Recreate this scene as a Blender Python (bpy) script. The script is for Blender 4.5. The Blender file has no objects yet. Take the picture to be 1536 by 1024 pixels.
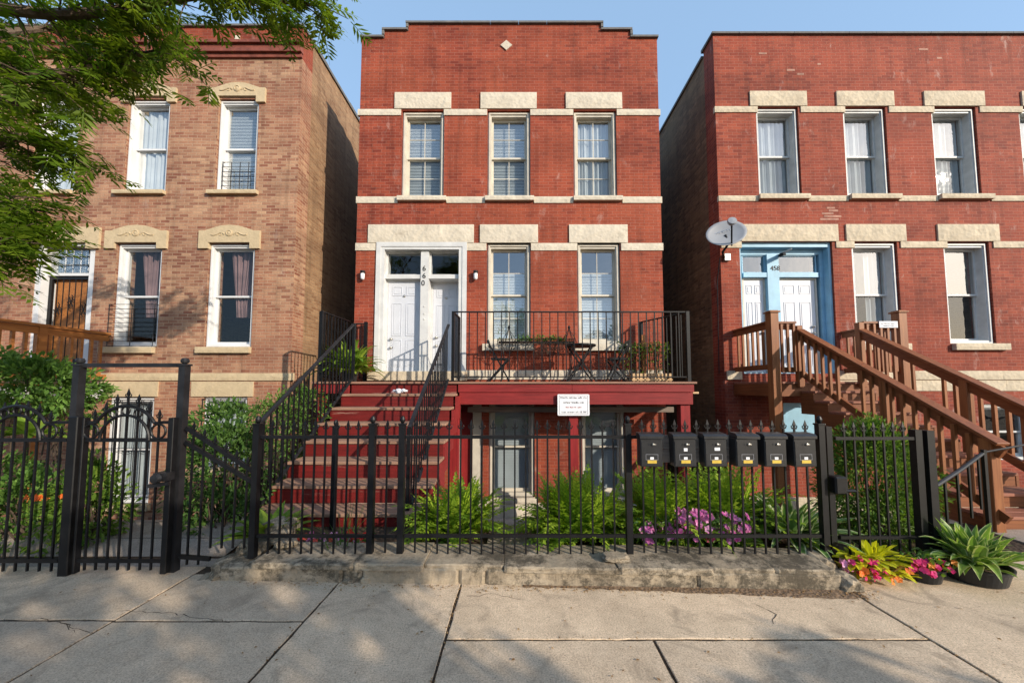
import bpy, bmesh, math, random
from mathutils import Vector, Matrix, noise
R = math.radians
rnd = random.Random(11)
sc = bpy.context.scene
COL = sc.collection

# ------------------------------------------------------------------ camera model (photo pixels 1536x1024 <-> world)
FL, CX, CY, TH, CAMZ = 540.0, 775.0, 548.0, R(3.43), 1.6
cT, sT = math.cos(TH), math.sin(TH)
def at(px, py, Y):
    t = (CY - py) / FL
    z = Y * (t * cT + sT) / (cT - t * sT)
    return Vector(((px - CX) / FL * (Y * cT + z * sT), Y, z + CAMZ))
def onground(px, py, Z=0.0):
    t = (CY - py) / FL
    z = Z - CAMZ
    Y = z * (cT - t * sT) / (t * cT + sT)
    return Vector(((px - CX) / FL * (Y * cT + z * sT), Y, Z))
F = 7.88            # facade plane

# ------------------------------------------------------------------ mesh builder
class MB:
    def __init__(s):
        s.v = []; s.f = []; s.mi = []; s.uv = []; s.rn = []; s.cm = 0; s.cr = 0.5
    def face(s, ids, uvs=None):
        s.f.append(ids); s.mi.append(s.cm); s.rn.append(s.cr)
        s.uv.append(uvs or [(0.5, 0.5)] * len(ids))
    def poly(s, pts, uvs=None):
        b = len(s.v); s.v.extend(Vector(p) for p in pts); s.face(list(range(b, b + len(pts))), uvs)
    def hexa(s, p):      # p: 4 bottom (ccw from above), 4 top
        b = len(s.v); s.v.extend(Vector(q) for q in p)
        for q in ((3, 2, 1, 0), (4, 5, 6, 7), (0, 1, 5, 4), (1, 2, 6, 5), (2, 3, 7, 6), (3, 0, 4, 7)):
            s.face([b + i for i in q])
    def box(s, x0, x1, y0, y1, z0, z1):
        if x0 > x1: x0, x1 = x1, x0
        if y0 > y1: y0, y1 = y1, y0
        if z0 > z1: z0, z1 = z1, z0
        s.hexa([(x0, y0, z0), (x1, y0, z0), (x1, y1, z0), (x0, y1, z0), (x0, y0, z1), (x1, y0, z1), (x1, y1, z1), (x0, y1, z1)])
    def bar(s, p, q, w, h, up=(0, 0, 1)):   # rectangular bar p->q, w sideways, h along up
        p = Vector(p); q = Vector(q); d = (q - p).normalized(); u = Vector(up)
        sd = d.cross(u)
        if sd.length < 1e-5: sd = Vector((1, 0, 0))
        sd.normalize(); u = sd.cross(d).normalized()
        a = sd * w / 2; b = u * h / 2
        s.hexa([p - a - b, p + a - b, q + a - b, q - a - b, p - a + b, p + a + b, q + a + b, q - a + b])
    def vbar(s, p, q, wx, wy):  # picket-like bar with level-cut ends (rail cut vertical): p,q centre points
        p = Vector(p); q = Vector(q)
        s.hexa([p + Vector(v) for v in ((-wx/2, -wy/2, 0), (wx/2, -wy/2, 0), (wx/2, wy/2, 0), (-wx/2, wy/2, 0))] +
               [q + Vector(v) for v in ((-wx/2, -wy/2, 0), (wx/2, -wy/2, 0), (wx/2, wy/2, 0), (-wx/2, wy/2, 0))])
    def tube(s, pts, r, n=8, cap=True):
        pts = [Vector(p) for p in pts]
        rs = r if isinstance(r, (list, tuple)) else [r] * len(pts)
        b = len(s.v); up = None
        for i, p in enumerate(pts):
            d = (pts[min(i + 1, len(pts) - 1)] - pts[max(i - 1, 0)]).normalized()
            if up is None:
                up = Vector((0, 0, 1)) if abs(d.z) < .9 else Vector((1, 0, 0))
            a = d.cross(up)
            if a.length < 1e-4: a = d.orthogonal()
            a.normalize(); up = a.cross(d).normalized()
            for k in range(n):
                t = 2 * math.pi * k / n
                s.v.append(p + (a * math.cos(t) + up * math.sin(t)) * rs[i])
        for i in range(len(pts) - 1):
            for k in range(n):
                k2 = (k + 1) % n
                s.face([b + i*n + k, b + i*n + k2, b + (i+1)*n + k2, b + (i+1)*n + k])
        if cap:
            s.face([b + k for k in reversed(range(n))]); e = b + (len(pts)-1)*n
            s.face([e + k for k in range(n)])
    def lathe(s, prof, c, n=16, M=None):     # prof [(r,z)], about z through c
        b = len(s.v); c = Vector(c)
        for r, z in prof:
            for k in range(n):
                t = 2*math.pi*k/n; p = Vector((r*math.cos(t), r*math.sin(t), z))
                s.v.append(c + (M @ p if M else p))
        for i in range(len(prof)-1):
            for k in range(n):
                k2 = (k+1) % n
                s.face([b+i*n+k, b+i*n+k2, b+(i+1)*n+k2, b+(i+1)*n+k])
    def prism(s, poly, y0, y1):     # polygon in (x,z), ccw seen from -y, extruded y0..y1
        n = len(poly); b = len(s.v)
        s.v.extend(Vector((x, y0, z)) for x, z in poly); s.v.extend(Vector((x, y1, z)) for x, z in poly)
        s.face([b+i for i in range(n)]); s.face([b+n+i for i in reversed(range(n))])
        for i in range(n):
            j = (i+1) % n; s.face([b+j, b+i, b+n+i, b+n+j])
    def frame(s, x0, x1, y0, y1, z0, z1, w, wt=None, wb=None):   # rectangular ring in xz
        wt = w if wt is None else wt; wb = w if wb is None else wb
        s.box(x0, x0+w, y0, y1, z0, z1); s.box(x1-w, x1, y0, y1, z0, z1)
        s.box(x0+w, x1-w, y0, y1, z1-wt, z1); s.box(x0+w, x1-w, y0, y1, z0, z0+wb)
    def build(s, name, mats, parent=None, bevel=0, smooth=False, org=None):
        o_w = Vector(org) if org is not None else (ORG[parent.name] if parent else Vector((0, 0, 0)))
        par_w = ORG[parent.name] if parent else Vector((0, 0, 0))
        me = bpy.data.meshes.new(name)
        me.from_pydata([v - o_w for v in s.v], [], s.f)
        for m in (mats if isinstance(mats, (list, tuple)) else [mats]): me.materials.append(m)
        me.polygons.foreach_set('material_index', s.mi)
        at_ = me.attributes.new('rnd', 'FLOAT', 'FACE'); at_.data.foreach_set('value', s.rn)
        uvl = me.uv_layers.new(name='UVMap')
        flat = [c for f in s.uv for uv in f for c in uv]
        uvl.data.foreach_set('uv', flat)
        if bevel:
            bm = bmesh.new(); bm.from_mesh(me)
            bmesh.ops.bevel(bm, geom=list(bm.edges), offset=bevel, segments=1, affect='EDGES', clamp_overlap=True)
            bm.to_mesh(me); bm.free()
        if smooth: me.polygons.foreach_set('use_smooth', [True]*len(me.polygons))
        me.update()
        o = bpy.data.objects.new(name, me); COL.objects.link(o)
        ORG[o.name] = o_w
        if parent: o.parent = parent
        o.location = o_w - par_w
        return o
ORG = {}
def tag(o, label, cat, group=None):
    o['label'] = label; o['category'] = cat
    if group: o['group'] = group
    return o
def thing(name, label, cat, loc, group=None):
    o = bpy.data.objects.new(name, None); COL.objects.link(o); o.empty_display_size = .2
    o.location = loc; ORG[o.name] = Vector(loc)
    return tag(o, label, cat, group)
def struct(name, mb, mats, kind='structure', **k):
    o = mb.build(name, mats, **k); o['kind'] = kind; return o
def dup(o, parent, loc):
    c = o.copy(); COL.objects.link(c); c.parent = parent; c.location = loc
    for ch in list(o.children): dup(ch, c, ch.location.copy())
    return c

# ------------------------------------------------------------------ materials
def mat(name):
    m = bpy.data.materials.new(name); m.use_nodes = True
    nt = m.node_tree; return m, nt, nt.nodes['Principled BSDF']
def N(nt, t, **k):
    n = nt.nodes.new(t)
    for a, v in k.items():
        if a in n.inputs: n.inputs[a].default_value = v
        else: setattr(n, a, v)
    return n
def L(nt, a, b): nt.links.new(a, b)
def noise_n(nt, vec, scale, detail=4, rough=.55, dist=0):
    n = nt.nodes.new('ShaderNodeTexNoise'); n.inputs['Scale'].default_value = scale
    n.inputs['Detail'].default_value = detail; n.inputs['Roughness'].default_value = rough; n.inputs['Distortion'].default_value = dist
    if vec is not None: L(nt, vec, n.inputs['Vector'])
    return n.outputs['Fac']
def ramp(nt, fac, stops):
    n = nt.nodes.new('ShaderNodeValToRGB'); e = n.color_ramp.elements
    while len(e) < len(stops): e.new(.5)
    for i, (p, c) in enumerate(stops):
        e[i].position = p; e[i].color = (*c, 1) if len(c) == 3 else c
    L(nt, fac, n.inputs['Fac']); return n.outputs['Color']
def mixc(nt, fac, a, b, mode='MIX'):
    n = nt.nodes.new('ShaderNodeMix'); n.data_type = 'RGBA'; n.blend_type = mode
    for sock, v in ((n.inputs[0], fac), (n.inputs[6], a), (n.inputs[7], b)):
        if hasattr(v, 'is_linked'): L(nt, v, sock)
        elif isinstance(v, (int, float)): sock.default_value = v
        else: sock.default_value = (*v, 1)
    return n.outputs[2]
def mathn(nt, op, a, b=0.0, clamp=False):
    n = nt.nodes.new('ShaderNodeMath'); n.operation = op; n.use_clamp = clamp
    for i, v in enumerate((a, b)):
        if hasattr(v, 'is_linked'): L(nt, v, n.inputs[i])
        else: n.inputs[i].default_value = v
    return n.outputs[0]
def bump(nt, bs, h, strength=.3, dist=.01):
    n = nt.nodes.new('ShaderNodeBump'); n.inputs['Strength'].default_value = strength; n.inputs['Distance'].default_value = dist
    L(nt, h, n.inputs['Height']); L(nt, n.outputs[0], bs.inputs['Normal']); return n
def pos(nt): return nt.nodes.new('ShaderNodeNewGeometry').outputs['Position']
def scalev(nt, v, s):
    n = nt.nodes.new('ShaderNodeVectorMath'); n.operation = 'MULTIPLY'; L(nt, v, n.inputs[0]); n.inputs[1].default_value = s
    return n.outputs[0]
def rndattr(nt):
    n = nt.nodes.new('ShaderNodeAttribute'); n.attribute_name = 'rnd'; return n.outputs['Fac']

def paint(name, col, rough=.5, var=.12, nscale=6, bmp=.15, wear=None, wear_t=.62, spec=.4, metal=0):
    m, nt, b = mat(name); p = pos(nt)
    f = noise_n(nt, p, nscale, 6)
    d = tuple(c*(1-var*2.2) for c in col); l = tuple(min(1, c*(1+var)) for c in col)
    c = ramp(nt, f, [(.3, d), (.7, l)])
    if wear:
        w = noise_n(nt, p, nscale*3.1, 8, .7)
        c = mixc(nt, ramp(nt, w, [(wear_t, (0, 0, 0)), (wear_t+.06, (1, 1, 1))]), c, wear)
    L(nt, c, b.inputs['Base Color']); b.inputs['Roughness'].default_value = rough
    b.inputs['Specular IOR Level'].default_value = spec; b.inputs['Metallic'].default_value = metal
    if bmp: bump(nt, b, noise_n(nt, p, 45, 4), bmp, .004)
    return m

def brickmat(name, c1, c2, mortar, patch, patch_amt=.5, dark=(.1, .03, .02), efflo=0, bw=.205, bh=.0685, ms=.0055, glaze=.8):
    m, nt, b = mat(name)
    g = nt.nodes.new('ShaderNodeNewGeometry'); p = g.outputs['Position']
    sp = nt.nodes.new('ShaderNodeSeparateXYZ'); L(nt, p, sp.inputs[0])
    sn = nt.nodes.new('ShaderNodeSeparateXYZ'); L(nt, g.outputs['True Normal'], sn.inputs[0])
    side = mathn(nt, 'GREATER_THAN', mathn(nt, 'ABSOLUTE', sn.outputs[0]), .5)
    u = nt.nodes.new('ShaderNodeMix'); u.data_type = 'FLOAT'
    L(nt, side, u.inputs[0]); L(nt, sp.outputs[0], u.inputs[2]); L(nt, sp.outputs[1], u.inputs[3])
    cb = nt.nodes.new('ShaderNodeCombineXYZ'); L(nt, u.outputs[0], cb.inputs[0])
    # slightly wavy courses
    wob = mathn(nt, 'MULTIPLY', mathn(nt, 'SUBTRACT', noise_n(nt, p, 1.3, 2), .5), .03)
    L(nt, mathn(nt, 'ADD', sp.outputs[2], wob), cb.inputs[1])
    bt = nt.nodes.new('ShaderNodeTexBrick'); L(nt, cb.outputs[0], bt.inputs['Vector'])
    bt.inputs['Scale'].default_value = 1; bt.inputs['Brick Width'].default_value = bw; bt.inputs['Row Height'].default_value = bh
    bt.inputs['Mortar Size'].default_value = ms; bt.inputs['Mortar Smooth'].default_value = .3; bt.inputs['Bias'].default_value = 0
    bt.inputs['Color1'].default_value = (0, 0, 0, 1); bt.inputs['Color2'].default_value = (1, 1, 1, 1); bt.inputs['Mortar'].default_value = (.5, .5, .5, 1)
    per = ramp(nt, bt.outputs['Color'], [(0, c1), (.5, tuple((a+q)/2 for a, q in zip(c1, c2))), (1, c2)])
    big = noise_n(nt, p, .55, 5, .6, .6)
    per = mixc(nt, mathn(nt, 'MULTIPLY', ramp(nt, big, [(.42, (0, 0, 0)), (.62, (1, 1, 1))]), patch_amt), per, patch)
    # odd dark bricks in clusters
    cl = noise_n(nt, scalev(nt, p, (1.4, 1.4, 4.2)), 1.6, 4, .7, .3)
    dk = mathn(nt, 'MULTIPLY', ramp(nt, cl, [(.60, (0, 0, 0)), (.70, (1, 1, 1))]), .55)
    per = mixc(nt, dk, per, dark)
    fine = noise_n(nt, p, 26, 5, .7)
    per = mixc(nt, .55, per, ramp(nt, fine, [(.25, (.55, .55, .55)), (.75, (1.25, 1.25, 1.25))]), 'MULTIPLY')
    c = mixc(nt, mathn(nt, 'MULTIPLY', bt.outputs['Fac'], .7), per, mortar)
    if efflo:
        e = noise_n(nt, scalev(nt, p, (1.6, 1.6, .7)), 2.2, 7, .7, .4)
        c = mixc(nt, mathn(nt, 'MULTIPLY', ramp(nt, e, [(.6, (0, 0, 0)), (.76, (1, 1, 1))]), efflo), c, (.55, .42, .36))
    stv = noise_n(nt, scalev(nt, p, (5.5, 5.5, .45)), 1.0, 6, .65, .2)
    c = mixc(nt, .75, c, ramp(nt, stv, [(.3, (.62, .60, .60)), (.5, (1, 1, 1)), (.72, (1.16, 1.14, 1.12))]), 'MULTIPLY')
    bnd = noise_n(nt, scalev(nt, p, (.22, .22, 1.5)), 1.0, 3, .6)
    c = mixc(nt, .7, c, ramp(nt, bnd, [(.35, (.74, .72, .74)), (.6, (1.1, 1.1, 1.1))]), 'MULTIPLY')
    L(nt, c, b.inputs['Base Color']); b.inputs['Roughness'].default_value = glaze; b.inputs['Specular IOR Level'].default_value = .25
    h = mixc(nt, .35, mathn(nt, 'SUBTRACT', 1.0, bt.outputs['Fac']), noise_n(nt, p, 60, 4))
    bump(nt, b, h, .7, .008)
    return m

def stone(name, col, var=.25, scale=3, bstr=.6, bscale=14, bd=.03, stain=(.25, .2, .14), st=.35, rough=.85):
    m, nt, b = mat(name); p = pos(nt)
    f = noise_n(nt, p, scale, 8, .65, .4)
    c = ramp(nt, f, [(.25, tuple(v*(1-var) for v in col)), (.75, tuple(min(1, v*(1+var*.5)) for v in col))])
    s_ = noise_n(nt, p, scale*1.7, 8, .72, .8)
    c = mixc(nt, mathn(nt, 'MULTIPLY', ramp(nt, s_, [(.56, (0, 0, 0)), (.7, (1, 1, 1))]), st), c, stain)
    L(nt, c, b.inputs['Base Color']); b.inputs['Roughness'].default_value = rough; b.inputs['Specular IOR Level'].default_value = .25
    v = nt.nodes.new('ShaderNodeTexVoronoi'); v.inputs['Scale'].default_value = bscale; L(nt, p, v.inputs['Vector'])
    h = mixc(nt, .5, v.outputs['Distance'], noise_n(nt, p, bscale*.7, 7, .65))
    bump(nt, b, h, bstr, bd)
    return m

def wood(name, col, dark, axis=0, rough=.6, wear=None, wt=.6, gs=1.0):
    m, nt, b = mat(name); p = pos(nt)
    s_ = [22*gs, 22*gs, 22*gs]; s_[axis] = 1.2*gs
    g = noise_n(nt, scalev(nt, p, s_), 1.5, 6, .6, .5)
    c = ramp(nt, g, [(.3, dark), (.68, col)])
    big = noise_n(nt, p, 2.5, 4)
    c = mixc(nt, .5, c, ramp(nt, big, [(.3, (.7, .7, .7)), (.7, (1.15, 1.15, 1.15))]), 'MULTIPLY')
    if wear:
        q = list(s_); q = [v*.35 for v in q]
        w = noise_n(nt, scalev(nt, p, q), 1.3, 8, .75)
        c = mixc(nt, ramp(nt, w, [(wt, (0, 0, 0)), (wt+.1, (1, 1, 1))]), c, wear)
    L(nt, c, b.inputs['Base Color']); b.inputs['Roughness'].default_value = rough; b.inputs['Specular IOR Level'].default_value = .3
    bump(nt, b, g, .25, .004)
    return m

def concrete(name, col, slab=True):
    m, nt, b = mat(name); p = pos(nt)
    big = noise_n(nt, p, 1.1, 8, .65, .5)
    c = ramp(nt, big, [(.28, tuple(v*.74 for v in col)), (.72, tuple(v*1.12 for v in col))])
    if slab:
        r = rndattr(nt)
        c = mixc(nt, .9, c, ramp(nt, r, [(0, (.72, .72, .74)), (1, (1.1, 1.06, 1.01))]), 'MULTIPLY')
    ag = noise_n(nt, p, 95, 4, .85)
    c = mixc(nt, .95, c, ramp(nt, ag, [(.32, (.45, .43, .41)), (.5, (1, 1, 1)), (.68, (1.4, 1.37, 1.3))]), 'MULTIPLY')
    mid = noise_n(nt, p, 9, 8, .75, .3)
    c = mixc(nt, .6, c, ramp(nt, mid, [(.3, (.72, .7, .68)), (.62, (1.08, 1.08, 1.08))]), 'MULTIPLY')
    st = noise_n(nt, p, 2.3, 9, .7, 1.2)
    c = mixc(nt, mathn(nt, 'MULTIPLY', ramp(nt, st, [(.53, (0, 0, 0)), (.66, (1, 1, 1))]), .55), c, (.20, .155, .11))
    sp = nt.nodes.new('ShaderNodeTexVoronoi'); sp.inputs['Scale'].default_value = 22; L(nt, p, sp.inputs['Vector'])
    spot = mathn(nt, 'LESS_THAN', sp.outputs['Distance'], .09)
    c = mixc(nt, mathn(nt, 'MULTIPLY', spot, .55), c, (.1, .08, .06))
    L(nt, c, b.inputs['Base Color']); b.inputs['Roughness'].default_value = .88; b.inputs['Specular IOR Level'].default_value = .25
    h = mixc(nt, .4, ag, mid); bump(nt, b, h, .45, .006)
    return m

def leafmat(name, c_dark, c_light, rough=.6, trans=.35, edge=None, edge_w=.16, vein=None, tip=None):
    m, nt, b = mat(name); r = rndattr(nt)
    c = ramp(nt, r, [(0, c_dark), (.6, tuple((a+q)/2 for a, q in zip(c_dark, c_light))), (1, c_light)])
    if edge or vein or tip:
        uv = nt.nodes.new('ShaderNodeUVMap'); sx = nt.nodes.new('ShaderNodeSeparateXYZ'); L(nt, uv.outputs[0], sx.inputs[0])
        d = mathn(nt, 'ABSOLUTE', mathn(nt, 'SUBTRACT', sx.outputs[0], .5))
        if edge: c = mixc(nt, mathn(nt, 'GREATER_THAN', d, .5-edge_w), c, edge)
        if vein: c = mixc(nt, mathn(nt, 'LESS_THAN', d, .16), c, vein)
        if tip: c = mixc(nt, mathn(nt, 'MULTIPLY', sx.outputs[1], .6), c, tip)
    p = pos(nt)
    c = mixc(nt, .6, c, ramp(nt, noise_n(nt, p, 5, 3), [(.3, (.75, .75, .75)), (.7, (1.15, 1.15, 1.15))]), 'MULTIPLY')
    L(nt, c, b.inputs['Base Color']); b.inputs['Roughness'].default_value = rough; b.inputs['Specular IOR Level'].default_value = .2
    tr = nt.nodes.new('ShaderNodeBsdfTranslucent'); L(nt, mixc(nt, 1.0, c, (1.3, 1.35, .7), 'MULTIPLY'), tr.inputs[0])
    mx = nt.nodes.new('ShaderNodeMixShader'); mx.inputs[0].default_value = trans
    L(nt, b.outputs[0], mx.inputs[1]); L(nt, tr.outputs[0], mx.inputs[2])
    L(nt, mx.outputs[0], nt.nodes['Material Output'].inputs['Surface'])
    return m

def glassmat(name, tint=(.9, .95, .95), refl=1.0, base=.07, wob=.02):
    m, nt, b = mat(name); nt.nodes.remove(b)
    fr = nt.nodes.new('ShaderNodeLayerWeight'); fr.inputs['Blend'].default_value = .5
    fac = mathn(nt, 'ADD', mathn(nt, 'MULTIPLY', mathn(nt, 'POWER', fr.outputs['Facing'], 4.5), refl*.8), base, True)
    tr = nt.nodes.new('ShaderNodeBsdfTransparent'); tr.inputs[0].default_value = (*tint, 1)
    gl = nt.nodes.new('ShaderNodeBsdfGlossy'); gl.inputs['Roughness'].default_value = .015
    bp = nt.nodes.new('ShaderNodeBump'); bp.inputs['Strength'].default_value = wob*10; bp.inputs['Distance'].default_value = .02
    L(nt, noise_n(nt, pos(nt), 3.0, 2), bp.inputs['Height']); L(nt, bp.outputs[0], gl.inputs['Normal'])
    mx = nt.nodes.new('ShaderNodeMixShader'); L(nt, fac, mx.inputs[0]); L(nt, tr.outputs[0], mx.inputs[1]); L(nt, gl.outputs[0], mx.inputs[2])
    L(nt, mx.outputs[0], nt.nodes['Material Output'].inputs['Surface'])
    return m

def kerbstone(name):
    m, nt, b = mat(name); p = pos(nt)
    c = ramp(nt, noise_n(nt, p, 2.6, 9, .7, .2), [(.25, (.20, .16, .115)), (.5, (.34, .275, .195)), (.72, (.46, .38, .28))])
    d = noise_n(nt, scalev(nt, p, (1, 1, 1.3)), 8.5, 12, .82, .15)
    low = noise_n(nt, p, 1.5, 3)
    c = mixc(nt, mathn(nt, 'MULTIPLY', ramp(nt, mathn(nt, 'ADD', mathn(nt, 'MULTIPLY', low, .45), mathn(nt, 'MULTIPLY', d, .75)), [(.57, (0, 0, 0)), (.66, (1, 1, 1))]), .85), c, (.062, .052, .038))
    e = noise_n(nt, p, 30, 8, .8)
    c = mixc(nt, .8, c, ramp(nt, e, [(.3, (.6, .6, .6)), (.7, (1.3, 1.3, 1.3))]), 'MULTIPLY')
    L(nt, c, b.inputs['Base Color']); b.inputs['Roughness'].default_value = .92; b.inputs['Specular IOR Level'].default_value = .2
    h = mixc(nt, .5, e, d); bump(nt, b, h, .9, .012); return m
M = {}
M['brick_red'] = brickmat('red_pressed_brick', (.195, .034, .019), (.325, .066, .033), (.335, .15, .105), (.345, .078, .035), .6, (.09, .02, .014), .45)
M['brick_red2'] = brickmat('red_brick_weathered', (.20, .036, .021), (.335, .073, .037), (.34, .155, .11), (.30, .058, .029), .6, (.09, .022, .016), .7)
M['brick_tan'] = brickmat('tan_pink_common_brick', (.22, .084, .052), (.46, .275, .165), (.40, .285, .19), (.34, .142, .084), .65, (.20, .05, .032), .4, ms=.008)
M['brick_buff'] = brickmat('buff_common_brick', (.21, .105, .055), (.38, .235, .13), (.28, .20, .125), (.34, .2, .105), .5, (.28, .12, .06), .1, ms=.010)
M['brick_brown'] = brickmat('brown_common_brick', (.11, .066, .036), (.27, .165, .09), (.17, .12, .075), (.24, .16, .08), .5, (.07, .04, .028), .05, ms=.010)
M['brick_pale'] = paint('pale_salmon_brick', (.42, .22, .16), .85, .2, 8)
M['cornice'] = paint('terracotta_red', (.23, .065, .042), .7, .2, 5)
M['lime'] = stone('painted_limestone', (.61, .54, .43), .22, 2.2, .55, 13, .025, (.36, .30, .23), .5)
M['lime2'] = stone('rock_faced_limestone', (.58, .49, .36), .24, 2.4, .6, 12, .03, (.36, .28, .19), .5)
M['lime3'] = stone('tan_carved_limestone', (.52, .41, .26), .18, 5, .3, 18, .02, (.3, .22, .13), .35)
M['coping'] = stone('grey_tile_coping', (.16, .155, .15), .3, 4, .3, 12, .02, (.07, .07, .07), .4)
M['white'] = paint('white_paint', (.66, .66, .66), .4, .04, 3, .08)
M['white_worn'] = paint('worn_white_paint', (.60, .60, .59), .5, .06, 5, .15, (.42, .36, .3), .7)
M['cream'] = paint('cream_paint', (.58, .53, .44), .5, .08, 5, .15, (.35, .28, .2), .72)
M['greyframe'] = paint('pale_grey_paint', (.58, .58, .56), .5, .08, 5, .15, (.4, .36, .3), .72)
M['blue'] = paint('pale_blue_paint', (.27, .49, .64), .5, .08, 4, .15, (.36, .45, .5), .72)
M['iron'] = paint('black_iron', (.006, .006, .007), .48, .25, 12, .1, (.02, .013, .009), .74, .3)
M['iron_grey'] = paint('faded_black_iron', (.016, .016, .018), .5, .25, 9, .15, (.04, .03, .02), .7, .35)
M['redpaint'] = wood('red_painted_wood', (.26, .024, .023), (.16, .014, .014), 0, .6, (.30, .13, .10), .70)
M['redpost'] = wood('red_painted_post', (.29, .020, .021), (.18, .013, .014), 2, .55, (.34, .14, .11), .71)
M['redriser'] = wood('red_riser_worn', (.175, .014, .012), (.10, .009, .008), 0, .55, (.38, .25, .19), .61)
M['tread'] = wood('worn_tread_wood', (.36, .215, .145), (.22, .12, .08), 0, .8, (.27, .07, .05), .63)
M['deckwood'] = wood('deck_board_wood', (.34, .19, .13), (.2, .1, .07), 0, .75)
M['stair_brown'] = wood('brown_stained_rail', (.25, .085, .029), (.145, .045, .016), 1, .5)
M['stair_brown_v'] = wood('brown_stained_post', (.31, .118, .040), (.19, .063, .022), 2, .5)
M['stair_brown_x'] = wood('brown_stained_board', (.25, .088, .031), (.15, .047, .017), 0, .5)
M['tread2'] = wood('brown_stair_tread', (.34, .14, .085), (.21, .075, .045), 0, .55)
M['orange_wood'] = wood('orange_cedar', (.44, .18, .05), (.26, .09, .025), 1, .5)
M['greywood'] = wood('weathered_board', (.27, .22, .18), (.15, .12, .10), 0, .8)
M['palewood'] = wood('pale_pine', (.62, .43, .24), (.45, .28, .14), 2, .6)
M['concrete'] = concrete('sidewalk_concrete', (.62, .495, .36))
M['path'] = concrete('path_concrete', (.36, .30, .25), False)
M['curbstone'] = kerbstone('old_curb_stone')
M['dirt'] = stone('joint_dirt', (.06, .042, .027), .5, 9, .8, 40, .02, (.2, .13, .07), .4)
M['dirt_pale'] = stone('washed_soil', (.22, .145, .09), .4, 9, .8, 40, .02, (.10, .065, .04), .6)
M['soil'] = stone('garden_soil', (.07, .045, .028), .4, 6, .8, 25, .03, (.03, .02, .015), .5)
M['asphalt'] = stone('asphalt', (.05, .05, .052), .3, 5, .5, 60, .01)
M['grass'] = paint('parkway_turf', (.05, .09, .025), .9, .3, 7)
M['litter'] = leafmat('dry_leaf_litter', (.16, .08, .03), (.42, .26, .12), .8, .1)
M['glass'] = glassmat('window_glass', (.93, .97, .98), 1.25, .30)
M['glass_scr'] = glassmat('screened_glass', (.66, .70, .71), .9, .10)
M['glass_dark'] = glassmat('dark_glass', (.8, .82, .83), 1.0, .06)
M['blind'] = paint('pale_blind', (.74, .77, .79), .7, .05, 2, 0)
M['curtain'] = paint('sheer_curtain', (.66, .68, .70), .8, .06, 3, 0)
M['curtain_pink'] = paint('mauve_curtain', (.27, .17, .17), .85, .15, 3, 0)
M['room'] = paint('dim_room', (.10, .085, .07), .9, .1, 2, 0)
M['door_white'] = paint('white_door_paint', (.58, .60, .65), .35, .03, 2, .04)
M['metal'] = paint('brushed_metal', (.5, .48, .44), .35, .1, 20, .05, metal=.9)
M['dish'] = paint('grey_dish_enamel', (.30, .31, .33), .35, .06, 4, .03)
M['dishletter'] = paint('white_lettering', (.75, .75, .77), .5, .02, 4, 0)
M['mailbox'] = paint('mailbox_enamel', (.020, .020, .021), .38, .15, 14, .05, spec=.5)
M['yellow'] = paint('yellow_label', (.62, .42, .06), .5, .08, 30, 0)
M['paper'] = paint('paper_white', (.78, .78, .80), .6, .04, 20, 0)
M['ink'] = paint('dark_print', (.05, .05, .06), .6, .1, 20, 0)
M['ink_red'] = paint('red_print', (.42, .12, .12), .6, .1, 20, 0)
M['inkgrey'] = paint('grey_print', (.25, .25, .27), .6, .1, 20, 0)
M['tub'] = paint('black_plastic', (.02, .021, .023), .4, .2, 8, .05)
M['bark'] = stone('tree_bark', (.12, .085, .06), .4, 7, .9, 20, .03, (.05, .04, .03), .5)
M['twig'] = paint('twig_brown', (.06, .04, .025), .8, .2, 10)
M['fern'] = leafmat('fern_frond', (.14, .26, .02), (.40, .52, .05), .5, .4)
M['hosta'] = leafmat('hosta_leaf', (.05, .12, .02), (.18, .29, .045), .4, .3)
M['hosta_lime'] = leafmat('lime_hosta_leaf', (.10, .2, .02), (.30, .40, .05), .4, .35)
M['hosta_var'] = leafmat('variegated_hosta_leaf', (.09, .19, .045), (.20, .32, .09), .4, .35, edge=(.55, .60, .36), edge_w=.14)
M['hosta_edge'] = leafmat('striped_hosta_leaf', (.11, .22, .04), (.26, .38, .08), .4, .35, edge=(.52, .56, .26), edge_w=.12)
M['shrub'] = leafmat('shrub_leaf', (.03, .075, .018), (.11, .2, .04), .45, .25)
M['shrub_mid'] = leafmat('mid_shrub_leaf', (.05, .12, .022), (.18, .31, .06), .45, .3)
M['shrub_lite'] = leafmat('bright_shrub_leaf', (.05, .12, .015), (.22, .33, .05), .45, .3)
M['tree'] = leafmat('tree_leaf', (.055, .12, .010), (.22, .30, .025), .45, .48)
M['coleus'] = leafmat('coleus_leaf', (.36, .40, .012), (.78, .70, .03), .5, .35, vein=(.5, .5, .04))
M['coleus2'] = leafmat('bronze_coleus_leaf', (.12, .16, .03), (.3, .25, .06), .5, .3, edge=(.4, .1, .05))
M['pink'] = leafmat('pink_petal', (.50, .09, .33), (.85, .42, .70), .5, .3)
M['magenta'] = leafmat('magenta_petal', (.55, .02, .12), (.75, .06, .25), .5, .3)
M['orange'] = leafmat('orange_petal', (.7, .13, .02), (.8, .28, .05), .5, .3)
M['red'] = leafmat('red_petal', (.45, .02, .02), (.65, .1, .08), .5, .3)
M['terracotta'] = stone('rubble_brick', (.36, .12, .07), .3, 8, .4, 15, .02)

exec_sections = []
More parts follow.
